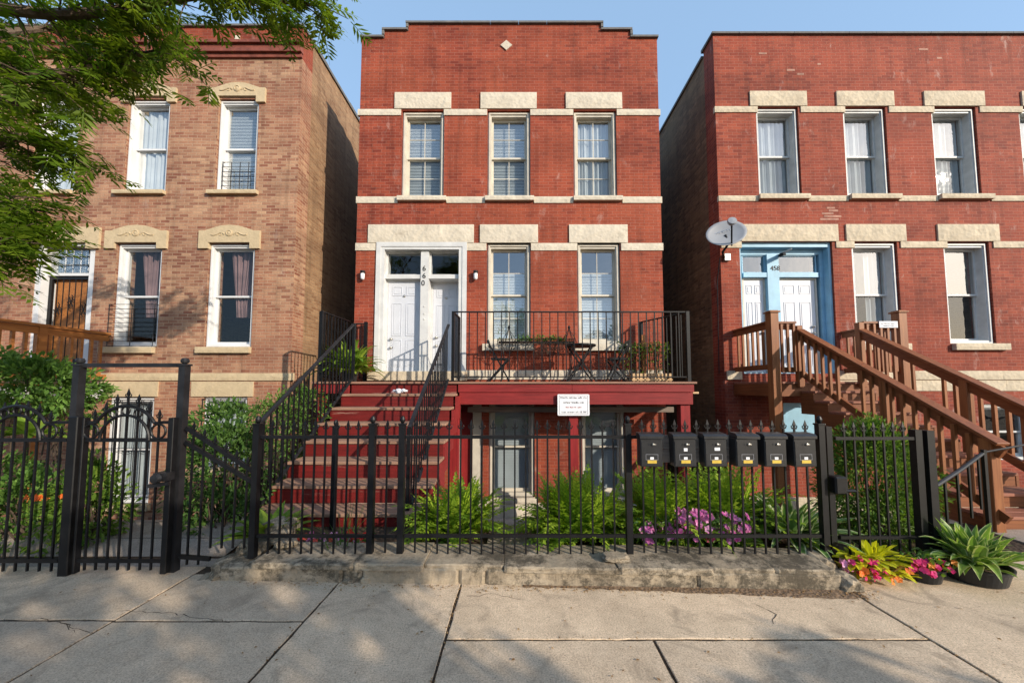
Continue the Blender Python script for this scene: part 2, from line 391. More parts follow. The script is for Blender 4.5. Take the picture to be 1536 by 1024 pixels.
# ================================================================== SETTING
def gz(Y):      # the sunken front yards fall away from the pavement towards the facades
    if Y < 3.34: return -.06
    if Y < 4.3: return -.06 + min(1, (Y-3.34)/.12)*.075
    return .015 - (min(Y, 7.9) - 4.3) * .39
mb = MB()
ys = [-400, -14, -3.0, 3.34, 3.46, 4.3, 5.2, 6.2, 7.2, 7.9, 30, 400]
xs = [-400, -20, -12, -8, -4, 0, 4, 8, 12, 20, 400]
b0 = len(mb.v)
for Y in ys:
    for X in xs: mb.v.append(Vector((X, Y, gz(Y) if Y > 0 else -.06 - (.06 if -14 < Y < -2.9 else 0))))
for j in range(len(ys)-1):
    for i in range(len(xs)-1):
        k = b0 + j*len(xs) + i; mb.face([k, k+1, k+len(xs)+1, k+len(xs)])
struct('ground', mb, M['soil'])
mb = MB(); mb.box(-60, 60, -12.5, -3.6, -.3, -.05); struct('road', mb, M['asphalt'])
mb = MB(); mb.box(-60, 60, -3.6, -3.42, -.3, .06); struct('kerb', mb, M['path'])

# pavement: separate slabs with worn edges and open joints
mb = MB()
def slab(x0, x1, y0, y1, tone=None, skew=(0, 0, 0, 0)):
    g = .009; mb.cr = rnd.random() if tone is None else tone
    h = [rnd.uniform(-.004, .004) for _ in range(4)]
    c = .004
    base = [(x0+g+skew[0], y0+g), (x1-g+skew[1], y0+g), (x1-g+skew[2], y1-g), (x0+g+skew[3], y1-g)]
    # outline with jittered, slightly chipped edge points
    out = []
    for i in range(4):
        a = Vector(base[i]); e = Vector(base[(i+1) % 4]); n = max(3, int((e-a).length/.09))
        for k in range(n):
            q = a.lerp(e, k/n)
            if k: q += Vector((rnd.gauss(0, .0025), rnd.gauss(0, .0025)))
            out.append(q)
    cen = sum(out, Vector((0, 0)))/len(out); n = len(out); b = len(mb.v)
    for q in out: mb.v.append(Vector((q.x, q.y, -.09)))
    for q in out: mb.v.append(Vector((q.x, q.y, -c)))
    for q in out:
        w = q + (cen-q).normalized()*c*rnd.uniform(.8, 1.5); mb.v.append(Vector((w.x, w.y, rnd.uniform(-.001, .001))))
    for i in range(n):
        j = (i+1) % n
        mb.face([b+i, b+j, b+n+j, b+n+i]); mb.face([b+n+i, b+n+j, b+2*n+j, b+2*n+i])
    mb.face([b+2*n+i for i in range(n)])
XJ = [-9.4, -7.2, -5.0, -2.77]
for i in range(3):
    slab(XJ[i], XJ[i+1], .6, 2.58); slab(XJ[i], XJ[i+1], 2.58, 3.33); slab(XJ[i], XJ[i+1], -1.2, .6)
slab(-2.77, -1.46, 2.57, 3.2, .35); slab(-2.77, -1.46, .75, 2.57, .5); slab(-1.46, -.455, .95, 3.15, .75)
slab(-.455, 2.63, 2.39, 3.15, .9); slab(-.455, .87, .55, 2.39, .7); slab(.87, 2.63, .55, 2.39, .6)
slab(2.63, 4.45, 1.2, 4.6, .95); slab(4.45, 6.6, 1.2, 4.6, .85); slab(6.6, 9.2, 1.2, 4.6)
for x0, x1 in ((-2.77, -.455), (-.455, 2.63)): slab(x0, x1, -1.2, .75 if x0 < -1 else .55)
slab(2.63, 5.2, -1.2, 1.2); slab(5.2, 9.2, -1.2, 1.2)
struct('sidewalk', mb, M['concrete'])
mb = MB()
mb.box(-9.4, 9.2, -1.2, 3.33, -.2, -.0075); struct('joint_bed', mb, M['dirt'])
# walk behind the gate ramping down to the basement door, and the front walk of the middle house
mb = MB(); n = 10
for i in range(n):
    a, e = 3.34 + i*.44, 3.34 + (i+1)*.44 - .012
    mb.poly([(-6.3, a, gz(a)+.05), (-2.75-.12*i*.5, a, gz(a)+.05), (-2.75-.12*i*.5, e, gz(e)+.05), (-6.3, e, gz(e)+.05)])
mb.box(-6.2, -4.4, 7.3, 7.8, -1.4, -1.02)
struct('path', mb, M['path'])
mb = MB(); mb.box(-.3, .5, 3.45, 4.4, -.5, .03)
struct('front_walk', mb, M['path'])

# cracks and litter in the pavement
mb = MB()
def crack(pts, w=.006):
    P = []
    for i in range(len(pts)-1):
        a = Vector((*pts[i], .0015)); e = Vector((*pts[i+1], .0015)); k = max(2, int((e-a).length/.04))
        for j in range(k): P.append(a.lerp(e, j/k) + Vector((rnd.gauss(0, .008), rnd.gauss(0, .008), 0)))
    P.append(Vector((*pts[-1], .0015)))
    for i in range(len(P)-1):
        d = (P[i+1]-P[i]).normalized(); s_ = Vector((-d.y, d.x, 0))*w*rnd.uniform(.3, .7)
        mb.poly([P[i]-s_, P[i]+s_, P[i+1]+s_, P[i+1]-s_])
g2 = lambda x, y: tuple(onground(x, y).xy)
crack([g2(55, 928), g2(95, 932), g2(118, 944), g2(135, 948)], .004); crack([g2(90, 931), g2(112, 948)], .003); crack([g2(0, 930), g2(55, 928)], .003)
crack([g2(180, 915), g2(260, 920), g2(345, 933)], .004); crack([g2(700, 893), g2(745, 890), g2(780, 899)], .004)
crack([g2(1130, 905), g2(1165, 921), g2(1160, 935)], .004)
struct('crack', mb, M['dirt'])
mb = MB()
def scrap(p, s_):
    a = rnd.uniform(0, 6.28); u = Vector((math.cos(a), math.sin(a), rnd.uniform(-.2, .2)))*s_; w = Vector((-math.sin(a), math.cos(a), rnd.uniform(.0, .5)))*s_*.5
    mb.cr = rnd.random(); p = Vector(p)
    mb.poly([p-u, p+w, p+u*.9, p-w*.8+Vector((0, 0, s_*.15))])
for i in range(520):
    t = rnd.random(); x = -2.5 + 5.3*t**.7; y = 3.09-.03*(x+2.5) - abs(rnd.gauss(0, .05)) - .0
    scrap((x, y-.02, .008), rnd.uniform(.004, .014))
for xj in (-2.77, -1.46, -.455, 2.63):
    for i in range(130): scrap((xj+rnd.gauss(0, .012), rnd.uniform(1.0, 3.0), rnd.uniform(-.012, .004)), rnd.uniform(.004, .012))
for i in range(140): scrap((rnd.uniform(-.4, 2.6), 2.39+rnd.gauss(0, .01), rnd.uniform(-.012, .004)), rnd.uniform(.004, .010))
for i in range(60): scrap((2.62+rnd.gauss(0, .08), 2.95+rnd.gauss(0, .1), .008), rnd.uniform(.006, .02))
for i in range(260): scrap((rnd.uniform(-6, 5), rnd.uniform(1.2, 3), .006), rnd.uniform(.005, .016))
# soil washed out along the foot of the wall
q_ = MB(); pts = []
n = 90
for i in range(n+1):
    x = .05+2.62*i/n; t = i/n; w = .03+.11*max(0, t-.15)*(1+.6*noise.noise(Vector((x*4, 0, 0))))+.02*noise.noise(Vector((x*17, 2, 0))); y = 3.09-.03*(x+2.5)
    pts.append((x, y+.02, y-max(.01, w)))
for i in range(n): q_.poly([(pts[i][0], pts[i][2], .0035), (pts[i+1][0], pts[i+1][2], .0035), (pts[i+1][0], pts[i+1][1], .007), (pts[i][0], pts[i][1], .007)])
struct('washed_soil', q_, M['dirt_pale'])
struct('leaf_litter', mb, M['litter'], kind='stuff')

# ================================================================== BUILDINGS
def fx(px, py): return at(px, py, F).x
def fz(py): return at(0, py, F).z
WT = .42            # facade thickness
def facade(mb, rects, holes, y0=F, y1=F+WT):
    X = sorted({v for r in rects+holes for v in r[:2]}); Z = sorted({v for r in rects+holes for v in r[2:]})
    def on(i, j):
        if not (0 <= i < len(X)-1 and 0 <= j < len(Z)-1): return False
        cx, cz = (X[i]+X[i+1])/2, (Z[j]+Z[j+1])/2
        return any(r[0] < cx < r[1] and r[2] < cz < r[3] for r in rects) and not any(r[0] < cx < r[1] and r[2] < cz < r[3] for r in holes)
    for i in range(len(X)-1):
        for j in range(len(Z)-1):
            if not on(i, j): continue
            a, b, c, d = X[i], X[i+1], Z[j], Z[j+1]
            mb.poly([(a, y0, c), (b, y0, c), (b, y0, d), (a, y0, d)]); mb.poly([(b, y1, c), (a, y1, c), (a, y1, d), (b, y1, d)])
            if not on(i-1, j): mb.poly([(a, y1, c), (a, y0, c), (a, y0, d), (a, y1, d)])
            if not on(i+1, j): mb.poly([(b, y0, c), (b, y1, c), (b, y1, d), (b, y0, d)])
            if not on(i, j-1): mb.poly([(a, y0, c), (a, y1, c), (b, y1, c), (b, y0, c)])
            if not on(i, j+1): mb.poly([(a, y0, d), (b, y0, d), (b, y1, d), (a, y1, d)])
def prect(x0, x1, y0, y1):      # photo rectangle on the facade -> (x0,x1,z0,z1)
    m = (y0+y1)/2; return (fx(x0, m), fx(x1, m), fz(y1), fz(y0))
def rough_block(mb, x0, x1, z0, z1, y0, y1, amp=.009, step=.11):   # rock-faced stone: bumpy front, square sides
    nx = max(2, int((x1-x0)/step)); nz = max(2, int((z1-z0)/step)); b = len(mb.v)
    for j in range(nz+1):
        for i in range(nx+1):
            e = i in (0, nx) or j in (0, nz)
            x = x0+(x1-x0)*i/nx; z = z0+(z1-z0)*j/nz
            if not e: x += rnd.uniform(-.3, .3)*step; z += rnd.uniform(-.3, .3)*(z1-z0)/nz
            mb.v.append(Vector((x, y0-(0 if e else rnd.uniform(.3, 1.6)*amp), z)))
    for j in range(nz):
        for i in range(nx):
            k = b+j*(nx+1)+i; mb.face([k, k+1, k+nx+2, k+nx+1])
    mb.poly([(x0, y1, z0), (x0, y0, z0), (x0, y0, z1), (x0, y1, z1)]); mb.poly([(x1, y0, z0), (x1, y1, z0), (x1, y1, z1), (x1, y0, z1)])
    mb.poly([(x0, y0, z1), (x1, y0, z1), (x1, y1, z1), (x0, y1, z1)]); mb.poly([(x0, y1, z0), (x1, y1, z0), (x1, y0, z0), (x0, y0, z0)])
def quadxz(x0, x1, y, z0, z1):
    m_ = MB(); m_.poly([(x0, y, z0), (x1, y, z0), (x1, y, z1), (x0, y, z1)]); return m_

def window(b, r, rec, fm, style='blind', munt=0, fw=.07, gl=('glass', 'glass_scr'), sill=None, sillmat=None, split=.5, sashm=None):
    x0, x1, z0, z1 = r; e = .003; sashm = sashm or fm
    m_ = MB(); m_.frame(x0+e, x1-e, F+.06, F+rec+.06, z0+e, z1-e, fw, fw*1.25, fw*.9)
    m_.frame(x0+e+fw*.35, x1-e-fw*.35, F+.035, F+.06-e, z0+e+.002, z1-e-fw*.3, fw*.4)
    w = m_.build('window', M[fm], b)
    ix0, ix1, iz0, iz1 = x0+fw, x1-fw, z0+fw*.9, z1-fw*1.25
    zm = iz0+(iz1-iz0)*split; s_ = .045
    for k, (a, c, y) in enumerate(((zm-.02, iz1, F+rec-.05), (iz0, zm+.02, F+rec-.008))):
        m_ = MB(); m_.frame(ix0+.002, ix1-.002, y, y+.04, a+.002, c-.002, s_, s_, s_*(.9 if k == 0 else 1.4))
        if munt:
            for q in range(1, 2): xm = (ix0+ix1)/2; m_.box(xm-.007, xm+.007, y+.012, y+.030, a+s_, c-s_)
            zz = (a+c)/2; m_.box(ix0+s_, ix1-s_, y+.013, y+.029, zz-.007, zz+.007)
        sa = m_.build('sash', M[sashm], w)
        quadxz(ix0+s_-.004, ix1-s_+.004, y+.022, a+s_-.004, c-s_+.004).build('pane', M[gl[k]], w)
    yb = F+rec+.062; m_ = MB()
    if style == 'blind' or style == 'halfblind':
        z = iz1+.02 if style == 'blind' else iz0+(iz1-iz0)*.76; zz = iz0-.02
        while z > zz:
            m_.poly([(ix0, yb, z-.034), (ix1, yb, z-.034), (ix1, yb+.018, z-.002), (ix0, yb+.018, z-.002)]); z -= .036
        m_.build('blind', M['blind'], w)
    elif style in ('curtain', 'pink', 'sidecurtain'):
        n = 46; P = []
        c0 = ix0 if style != 'pink' else ix0+(ix1-ix0)*.28
        for i in range(n+1):
            t = i/n; P.append((c0+(ix1-c0)*t, yb+.03*math.sin(t*38+math.sin(t*9)*2)+.012*math.sin(t*90)))
        for i in range(n):
            if style == 'sidecurtain' and .3 < i/n < .52: continue
            if style == 'pink':   # gathered towards a tie low down
                t0, t1 = i/n, (i+1)/n; g_ = lambda t: c0+(ix1-c0)*(.22+.45*t)
                zt = iz0+(iz1-iz0)*.42
                m_.poly([(g_(t0), P[i][1], zt), (g_(t1), P[i+1][1], zt), (*P[i+1], iz1), (*P[i], iz1)])
                m_.poly([(g_(t0)+.02, P[i][1], zt-.28), (g_(t1)+.03, P[i+1][1], zt-.28), (g_(t1), P[i+1][1], zt), (g_(t0), P[i][1], zt)])
            else: m_.poly([(*P[i], iz0-.03), (*P[i+1], iz0-.03), (*P[i+1], iz1+.03), (*P[i], iz1+.03)])
        m_.build('curtain', M['curtain_pink' if style == 'pink' else 'curtain'], w, smooth=True)
    if sill:
        m_ = MB(); sx0, sx1, sz0, sz1 = sill
        rough_block(m_, sx0, sx1, sz0, sz1, F-.085, F+.05, .006, .09); m_.build('sill', M[sillmat], w)
    return w
def textmesh(name, s_, c, size, m_, parent, rot=0, ext=.004, off=0.0):
    cu = bpy.data.curves.new(name, 'FONT'); cu.body = s_; cu.size = size; cu.align_x = 'CENTER'; cu.align_y = 'CENTER'; cu.extrude = ext; cu.offset = off
    t = bpy.data.objects.new(name+'_src', cu); COL.objects.link(t); bpy.context.view_layer.update()
    me = bpy.data.meshes.new_from_object(t.evaluated_get(bpy.context.evaluated_depsgraph_get()))
    bpy.data.objects.remove(t)
    me.transform(Matrix.Rotation(R(rot), 4, 'Y') @ Matrix.Rotation(R(90), 4, 'X'))
    me.materials.clear(); me.materials.append(m_)
    o = bpy.data.objects.new(name, me); COL.objects.link(o); o.parent = parent
    o.location = Vector(c)-ORG[parent.name]; ORG[o.name] = Vector(c); return o
def door6(b, x0, x1, z0, z1, y, m_='door_white', nm='door'):
    k = MB(); k.box(x0, x1, y, y+.045, z0, z1)
    w, h = x1-x0, z1-z0
    for cx in (.28, .72):
        for c0, c1 in ((.07, .36), (.40, .76), (.845, .945)):
            a, e, c, d = x0+w*(cx-.155), x0+w*(cx+.155), z0+h*c0, z0+h*c1
            k.frame(a, e, y-.009, y-.0005, c, d, .016); k.box(a+.04, e-.04, y-.007, y-.0005, c+.04, d-.04)
    return k.build(nm, M[m_], b, bevel=.002)
def side_body(b, xl, xr, ztop, mat_l, mat_r, zb=-1.8, depth=16, name='side_wall'):
    y0, y1 = F+WT, F+depth
    for x0, x1, m_ in ((xl, xl+.35, mat_l), (xr-.35, xr, mat_r)):
        k = MB(); k.box(x0, x1, y0, y1, zb, ztop); k.build(name, M[m_], b)
    k = MB(); k.box(xl+.35, xr-.35, y1-.3, y1, zb, ztop); k.build('rear_wall', M[mat_r], b)
    k = MB(); k.box(xl+.35, xr-.35, y0, y1-.3, ztop-.35, ztop-.15); k.build('roof', M['asphalt'], b)
    k = MB()
    for zf in (fz(575), fz(330)): k.box(xl+.35, xr-.35, y0, y1-.3, zf-.15, zf)
    k.build('floor_slab', M['room'], b)
def walllight(b, px, py):
    p = at(px, py, F); k = MB()
    k.lathe([(0, .065), (.05, .06), (.055, .045), (.05, .02), (.045, .0)], p+Vector((0, -.075, .02)), 14); k.box(p.x-.03, p.x+.03, F-.05, F+.002, p.z+.03, p.z+.075)
    w = k.build('wall_light', M['iron_grey'], b)
    k = MB(); k.lathe([(.042, .02), (.045, -.02), (.042, -.09), (.03, -.115), (0, -.12)], p+Vector((0, -.075, .0)), 14); k.build('lamp_glass', M['paper'], w, smooth=True)

# ------------------------------------------------ middle house
cl, cr = (fx(531, 560)+fx(541, 60))/2, (fx(998, 560)+fx(985, 60))/2
house = thing('brick_house', 'red brick house with stepped parapet, cream stone bands and white double doors', 'house', ((cl+cr)/2, F, gz(7.9)))
zl, zm_, zt = fz(58), fz(47), fz(37)
steps = [(cl, cr, -2.0, zl), (fx(577, 50), fx(945, 50), zl, zm_), (fx(613, 40), fx(901, 40), zm_, zt)]
HW = {}
ups = [prect(602, 666, 166, 296), prect(731, 795.5, 166, 296), prect(860, 925, 166, 296)]
lows = [prect(730, 796, 364.5, 516), prect(866, 931, 364.5, 516)]
bas = [prect(733, 802, 597, 745), prect(872, 938, 597, 745)]
dr = prect(564.5, 698.5, 364.5, 562)
bdoor = prect(676, 722, 600, 780)
k = MB(); facade(k, steps, ups+lows+bas+[dr, bdoor]); k.build('wall', M['brick_red'], house)
side_body(house, cl+.01, cr-.01, zl-.35, 'brick_brown', 'brick_brown')
k = MB()      # tile coping following the steps, with open joints
def cope(x0, x1, z):
    n = max(1, round((x1-x0)/.62))
    for i in range(n):
        a, e = x0+(x1-x0)*i/n, x0+(x1-x0)*(i+1)/n-.008
        k.hexa([(a, F-.05, z), (e, F-.05, z), (e, F+WT+.05, z), (a, F+WT+.05, z), (a, F-.05, z+.045), (e, F-.05, z+.045), (e, F+WT+.05, z+.075), (a, F+WT+.05, z+.075)])
s1, s2, s3, s4 = fx(577, 50), fx(613, 40), fx(901, 40), fx(945, 50)
cope(cl-.03, s1-.0, zl); cope(s1-.05, s2, zm_); cope(s2-.06, s3+.06, zt); cope(s3, s4+.05, zm_); cope(s4, cr+.03, zl)
for x, a, e in ((s1, zl+.075, zm_-.002), (s2, zm_+.075, zt-.002), (s3, zm_+.075, zt-.002), (s4, zl+.075, zm_-.002)): k.box(x-.055 if x < 0 else x, x if x < 0 else x+.055, F-.04, F+WT+.04, a, e)
k.build('coping', M['coping'], house)
dcx, dcz = fx(759.5, 69), fz(69); k = MB(); k.prism([(dcx-.135, dcz), (dcx, dcz-.12), (dcx+.135, dcz), (dcx, dcz+.12)], F-.025, F+.02); k.build('diamond_stone', M['lime'], house)
for r in (prect(592.5, 677, 140, 164), prect(721, 805, 140, 164), prect(848.5, 932.7, 140, 164), prect(552.7, 711, 337.5, 364.5), prect(720, 807, 337.5, 364.5), prect(853.5, 941, 337.5, 364.5)):
    k = MB(); rough_block(k, *r, F-.03, F+.06, .010); k.build('lintel', M['lime'], house)
def belts(b, segs, y0, y1, m_, proud=.02, nm='belt_course'):
    for a, e in segs:
        k = MB(); r = prect(a, e, y0, y1); x = r[0]
        while x < r[1]-.02:
            w = min(rnd.uniform(.7, 1.15), r[1]-x); w = r[1]-x if r[1]-x-w < .25 else w
            rough_block(k, x, x+w-.004, r[2], r[3], F-proud, F+.05, .007, .1); x += w
        k.build(nm, M[m_], b)
clp = 537; crp = 990.5
belts(house, [(clp, 602), (666, 731), (795.5, 860), (925, crp)], 164.7, 173.7, 'lime')
belts(house, [(clp-2.5, 597), (670, 728), (801, 860), (933.5, crp+2.5)], 295.5, 305, 'lime')
belts(house, [(clp-3.5, 564), (699, 730), (796.5, 866), (931.5, crp+4.3)], 365, 376, 'lime')
belts(house, [(699.5, 995)], 555, 569, 'lime')
for r, s_, st in zip(ups, ((597, 670), (728, 801), (860, 933)), ('blind', 'blind', 'curtain')):
    window(house, r, .21, 'cream', st, 1, .085, sill=prect(*s_, 296, 302.5), sillmat='lime')
for r, s_, st in zip(lows, ((724, 801), (862, 943)), ('halfblind', 'halfblind')):
    window(house, r, .21, 'cream', st, 1, .085, gl=('glass', 'glass'), sill=prect(*s_, 516, 526), sillmat='lime')
for r, st in zip(bas, ('blind', 'blind')): window(house, r, .2, 'cream', st, 0, .08, gl=('glass_scr', 'glass_scr'), sill=(r[0]-.05, r[1]+.05, r[2]-.11, r[2]), sillmat='lime')
k = MB(); rough_block(k, cl, cr, -2.0, bas[0][2]-.12, F-.05, F-.002, .02, .2); k.build('foundation', M['lime'], house)
k = MB(); k.frame(bdoor[0]+.003, bdoor[1]-.003, F+.02, F+.2, bdoor[2], bdoor[3]-.003, .19, .1, .02); w = k.build('basement_door', M['cream'], house)
k = MB(); k.box(bdoor[0]+.2, bdoor[1]-.2, F+.12, F+.16, bdoor[2]+.02, bdoor[3]-.1); k.build('door_leaf', M['redpost'], w)
# entrance: casing, two six-panel doors, transoms
x0, x1, z0, z1 = dr
k = MB(); k.frame(x0+.003, x1-.003, F-.02, F+.40, z0, z1-.003, .155, .15, .02); k.frame(x0-.02, x1+.02, F-.035, F-.021, z0, z1+.01, .1, .1, .0)
ent = k.build('door_casing', M['white_worn'], house)
k = MB(); mx0, mx1 = fx(629.5, 460), fx(641.5, 460); k.box(mx0, mx1, F+.04, F+.40, z0+.02, z1-.153); k.build('mullion', M['white_worn'], ent)
tz0, tz1 = fz(416.5), fz(410.5); zs = z0+.02
for a, e, yy in ((x0+.157, mx0-.002, F+.17), (mx1+.002, x1-.157, F+.34)):
    k = MB(); k.box(a, e, F+.06, F+.385, tz0, tz1); k.frame(a, e, F+.14, F+.2, tz1+.002, z1-.155, .03); tr = k.build('transom', M['white_worn'], ent)
    quadxz(a+.02, e-.02, F+.17, tz1+.02, z1-.175).build('pane', M['glass_dark'], tr)
    k = MB(); k.frame(a, e, yy, yy+.05, zs, tz0-.002, .035, .035, .03); k.build('door_stop', M['white_worn'], ent)
    d = door6(house, a+.037, e-.037, zs+.032, tz0-.04, yy+.012); 
    for hz in (520 if a < mx0 else 516, 507 if a < mx0 else 503):
        hx = a+.037+.09; k = MB(); k.lathe([(0, .06), (.026, .055), (.03, .035), (.018, .02), (.032, .008), (.034, 0)], (hx, yy+.012, fz(hz)), 12, Matrix.Rotation(R(90), 3, 'X'))
        k.build('door_knob', M['metal'], d, smooth=True)
    k = MB(); k.lathe([(0, .016), (.022, .01), (.03, 0)], ((a+e)/2, yy+.004, fz(441)), 12, Matrix.Rotation(R(90), 3, 'X')); k.build('knocker', M['metal'], d)
for i, ch in enumerate('660'): textmesh('house_number', ch, (fx(635, 404)-.02*(i == 2)+.01, F+.035, fz(402+i*11)), .165, M['iron'], house)
for zz in (459, 470, 478): 
    k = MB(); k.lathe([(0, .012), (.02, .008), (.024, 0)], (fx(635.5, zz), F+.04, fz(zz)), 10, Matrix.Rotation(R(90), 3, 'X')); k.build('door_bell', M['greyframe'], house)
k = MB(); k.box(x0-.06, x1+.05, F-.28, F+.05, fz(571), fz(557)-.004); k.build('door_step', M['lime2'], house, bevel=.01)
walllight(house, 546, 413); walllight(house, 714, 413)

# ------------------------------------------------ right house
rl = (fx(1090, 560)+fx(1066, 48))/2; rr = 14.0
rh = thing('brick_house', 'wide red brick house with flat parapet and pale blue entrance doorway, right of the gangway', 'house', ((rl+rr)/2, F, gz(7.9)))
zt = fz(53)
rup = [prect(1136, 1200, 161, 293), prect(1267.5, 1332, 161, 293), prect(1401, 1468, 161, 293), prect(1533, 1600, 161, 293)]
rlo = [prect(1281, 1350, 363, 515), prect(1420, 1489, 363, 515), prect(1560, 1630, 363, 515)]
rdr = prect(1112.5, 1253, 362.5, 560); rbs = [prect(1474, 1552, 606, 690)]; rbd = prect(1176, 1240, 604, 668)
k = MB(); facade(k, [(rl, rr, -2.0, zt)], rup+rlo+[rdr, rbd]+rbs); k.build('wall', M['brick_red2'], rh)
side_body(rh, rl+.01, rr, zt-.12, 'brick_brown', 'brick_brown')
k = MB(); cope(rl-.04, rr, zt); k.build('coping', M['coping'], rh)
k = MB(); y = F+WT+.06
while y < F+15.5: k.box(rl-.03, rl+.40, y, y+.6, zt-.118, zt-.05); y += .61
k.build('side_coping', M['coping'], rh)
for r in (prect(1124, 1209, 138, 160), prect(1253.6, 1339.5, 138, 160), prect(1384.6, 1475, 138, 160), prect(1531, 1615, 138, 160), prect(1111, 1256, 337, 362.3), prect(1268, 1357.5, 337, 362.3), prect(1405, 1497, 337, 362.3), prect(1540, 1640, 337, 362.3)):
    k = MB(); rough_block(k, *r, F-.03, F+.06, .012); k.build('lintel', M['lime2'], rh)
e0 = 1071.5
belts(rh, [(e0, 1136), (1200.5, 1267), (1332.5, 1400.5), (1468.5, 1533)], 160.5, 169.3, 'lime2')
belts(rh, [(e0+6, 1137), (1212, 1272), (1347, 1406), (1486, 1540)], 294, 302, 'lime2')
belts(rh, [(e0+10, 1112), (1253.5, 1281), (1350, 1420), (1489, 1560)], 362.5, 372, 'lime2')
belts(rh, [(1090, 1112), (1254, 1700)], 556, 569, 'lime2', .04); belts(rh, [(1254, 1700)], 570, 586, 'lime2', .015)
for r, s_ in zip(rup, ((1137, 1212), (1273, 1348), (1407, 1486), (1540, 1615))):
    window(rh, r, .25, 'greyframe', 'curtain', 0, .075, sill=prect(*s_, 293, 300), sillmat='lime2')
for r, s_, st in zip(rlo, ((1285, 1362), (1428, 1509), (1565, 1650)), ('sidecurtain', 'none', 'curtain')):
    window(rh, r, .25, 'white_worn', st, 0, .08, gl=('glass', 'glass_scr'), sill=prect(*s_, 515.5, 525), sillmat='lime2')
for r in rbs:
    w = window(rh, r, .2, 'greyframe', 'none', 0, .06, gl=('glass_scr', 'glass_dark'))
k = MB(); rough_block(k, rl, rr, -2.0, fz(745), F-.05, F-.002, .02, .2); k.build('foundation', M['lime2'], rh)
x0, x1, z0, z1 = rdr
k = MB(); k.frame(x0+.003, x1-.003, F+.05, F+.46, z0, z1-.003, .05, .10, .02); k.frame(x0+.003, x1-.003, F+.20, F+.458, z0+.021, z1-.105, .13, .12, .0)
ent = k.build('door_casing', M['blue'], rh)
mx0, mx1 = fx(1161, 460), fx(1179, 460); k = MB(); k.box(mx0, mx1, F+.16, F+.44, z0+.02, z1-.22)
k.box(x0+.18, mx0-.002, F+.17, F+.44, fz(412), fz(405)); k.box(mx1+.002, x1-.18, F+.17, F+.44, fz(412), fz(405)); k.build('mullion', M['blue'], ent)
for a, e in ((x0+.182, mx0-.003), (mx1+.003, x1-.182)):
    k = MB(); k.frame(a, e, F+.23, F+.28, fz(405)+.003, z1-.226, .025); tr = k.build('transom', M['blue'], ent)
    quadxz(a+.02, e-.02, F+.26, fz(405)+.02, z1-.24).build('pane', M['glass'], tr)
    k = MB(); k.frame(a, e, F+.245, F+.30, z0+.021, fz(412)-.003, .04, .04, .02); k.build('door_stop', M['cream'], ent)
    d = door6(rh, a+.042, e-.042, z0+.042, fz(412)-.045, F+.262)
    for hz in (487, 497):
        k = MB(); k.lathe([(0, .06), (.024, .055), (.028, .035), (.016, .02), (.03, .008), (.03, 0)], (e-.042-.08, F+.26, fz(hz)), 12, Matrix.Rotation(R(90), 3, 'X')); k.build('door_knob', M['metal'], d, smooth=True)
k = MB()
for j_, (a, e) in enumerate(((1240, 1252), (1243, 1257), (1233, 1250), (1236, 1262), (1230, 1258))):
    r = prect(a, e, 310.5+j_*4.2, 313.3+j_*4.2); k.box(r[0], r[1], F-.003, F+.01, r[2], r[3])
for a, e, q in ((1180, 1192, 104), (1196, 1206, 110), (1138, 1150, 79), (1378, 1392, 73), (1405, 1413, 86), (1226, 1231, 95)): r = prect(a, e, q, q+2.8); k.box(r[0], r[1], F-.003, F+.01, r[2], r[3])
o = k.build('patched_brickwork', M['brick_pale'], rh); o['kind'] = 'stuff'
textmesh('house_number', '458', (fx(1170.5, 399), F+.155, fz(399)), .15, M['iron'], rh)
p = at(1172, 382, F+.1); k = MB(); k.box(p.x-.03, p.x+.03, p.y+.02, p.y+.06, p.z-.03, p.z+.03)
k.bar(p+Vector((-.13, -.18, -.07)), p+Vector((.06, .0, .02)), .075, .075); w = k.build('security_camera', M['iron_grey'], rh, bevel=.006)
k = MB(); k.bar(p+Vector((.03, .01, .04)), p+Vector((.15, -.12, .09)), .045, .03); k.build('floodlight', M['greyframe'], w)
k = MB(); k.frame(rbd[0]+.003, rbd[1]-.003, F+.05, F+.2, rbd[2], rbd[3]-.003, .08); w = k.build('basement_hatch', M['blue'], rh)
k = MB(); k.box(rbd[0]+.085, rbd[1]-.085, F+.1, F+.15, rbd[2]+.08, rbd[3]-.085); k.build('door_leaf', M['blue'], w)

# ------------------------------------------------ left house
lr = (fx(437, 590)+fx(451, 78))/2; ll = -15.0
lh = thing('brick_house', 'tan pink brick house with carved stone lintels and red cornice behind the arched gate', 'house', ((ll+lr)/2, F, gz(7.9)))
zt = fz(41.5); zc = fz(88)
lup = [prect(51, 116, 149, 287), prect(189, 252, 149, 287), prect(325, 386, 149, 287)]
llo = [prect(170.5, 239.5, 365, 520), prect(309.5, 379.5, 365, 520)]
ldr = prect(47, 137, 365, 560); lbs = [prect(158, 227, 595.5, 755), prect(302, 369, 595.5, 700)]
k = MB(); facade(k, [(ll, lr, -2.0, zc)], lup+llo+[ldr]+lbs); k.build('wall', M['brick_tan'], lh)
k = MB(); k.box(ll, lr, F, F+WT, zc, zt); k.build('parapet', M['brick_red'], lh)
side_body(lh, ll, lr-.01, zt-.02, 'brick_buff', 'brick_buff')
k = MB(); cope(ll, lr+.04, zt); y = F+WT+.06
while y < F+15.5: k.box(lr-.38, lr+.03, y, y+.6, zt-.018, zt+.06+.02*(int(y*3) % 5 == 0)); y += .61
k.build('coping', M['coping'], lh)
k = MB()
for a, e, pr in ((68, 71.5, .14), (71.8, 78, .08), (78.3, 83, .11), (83.3, 88.5, .05)):
    r = (ll, lr+pr*.3, fz(e), fz(a)); k.box(r[0], r[1], F-pr, F-.0015, r[2], r[3])
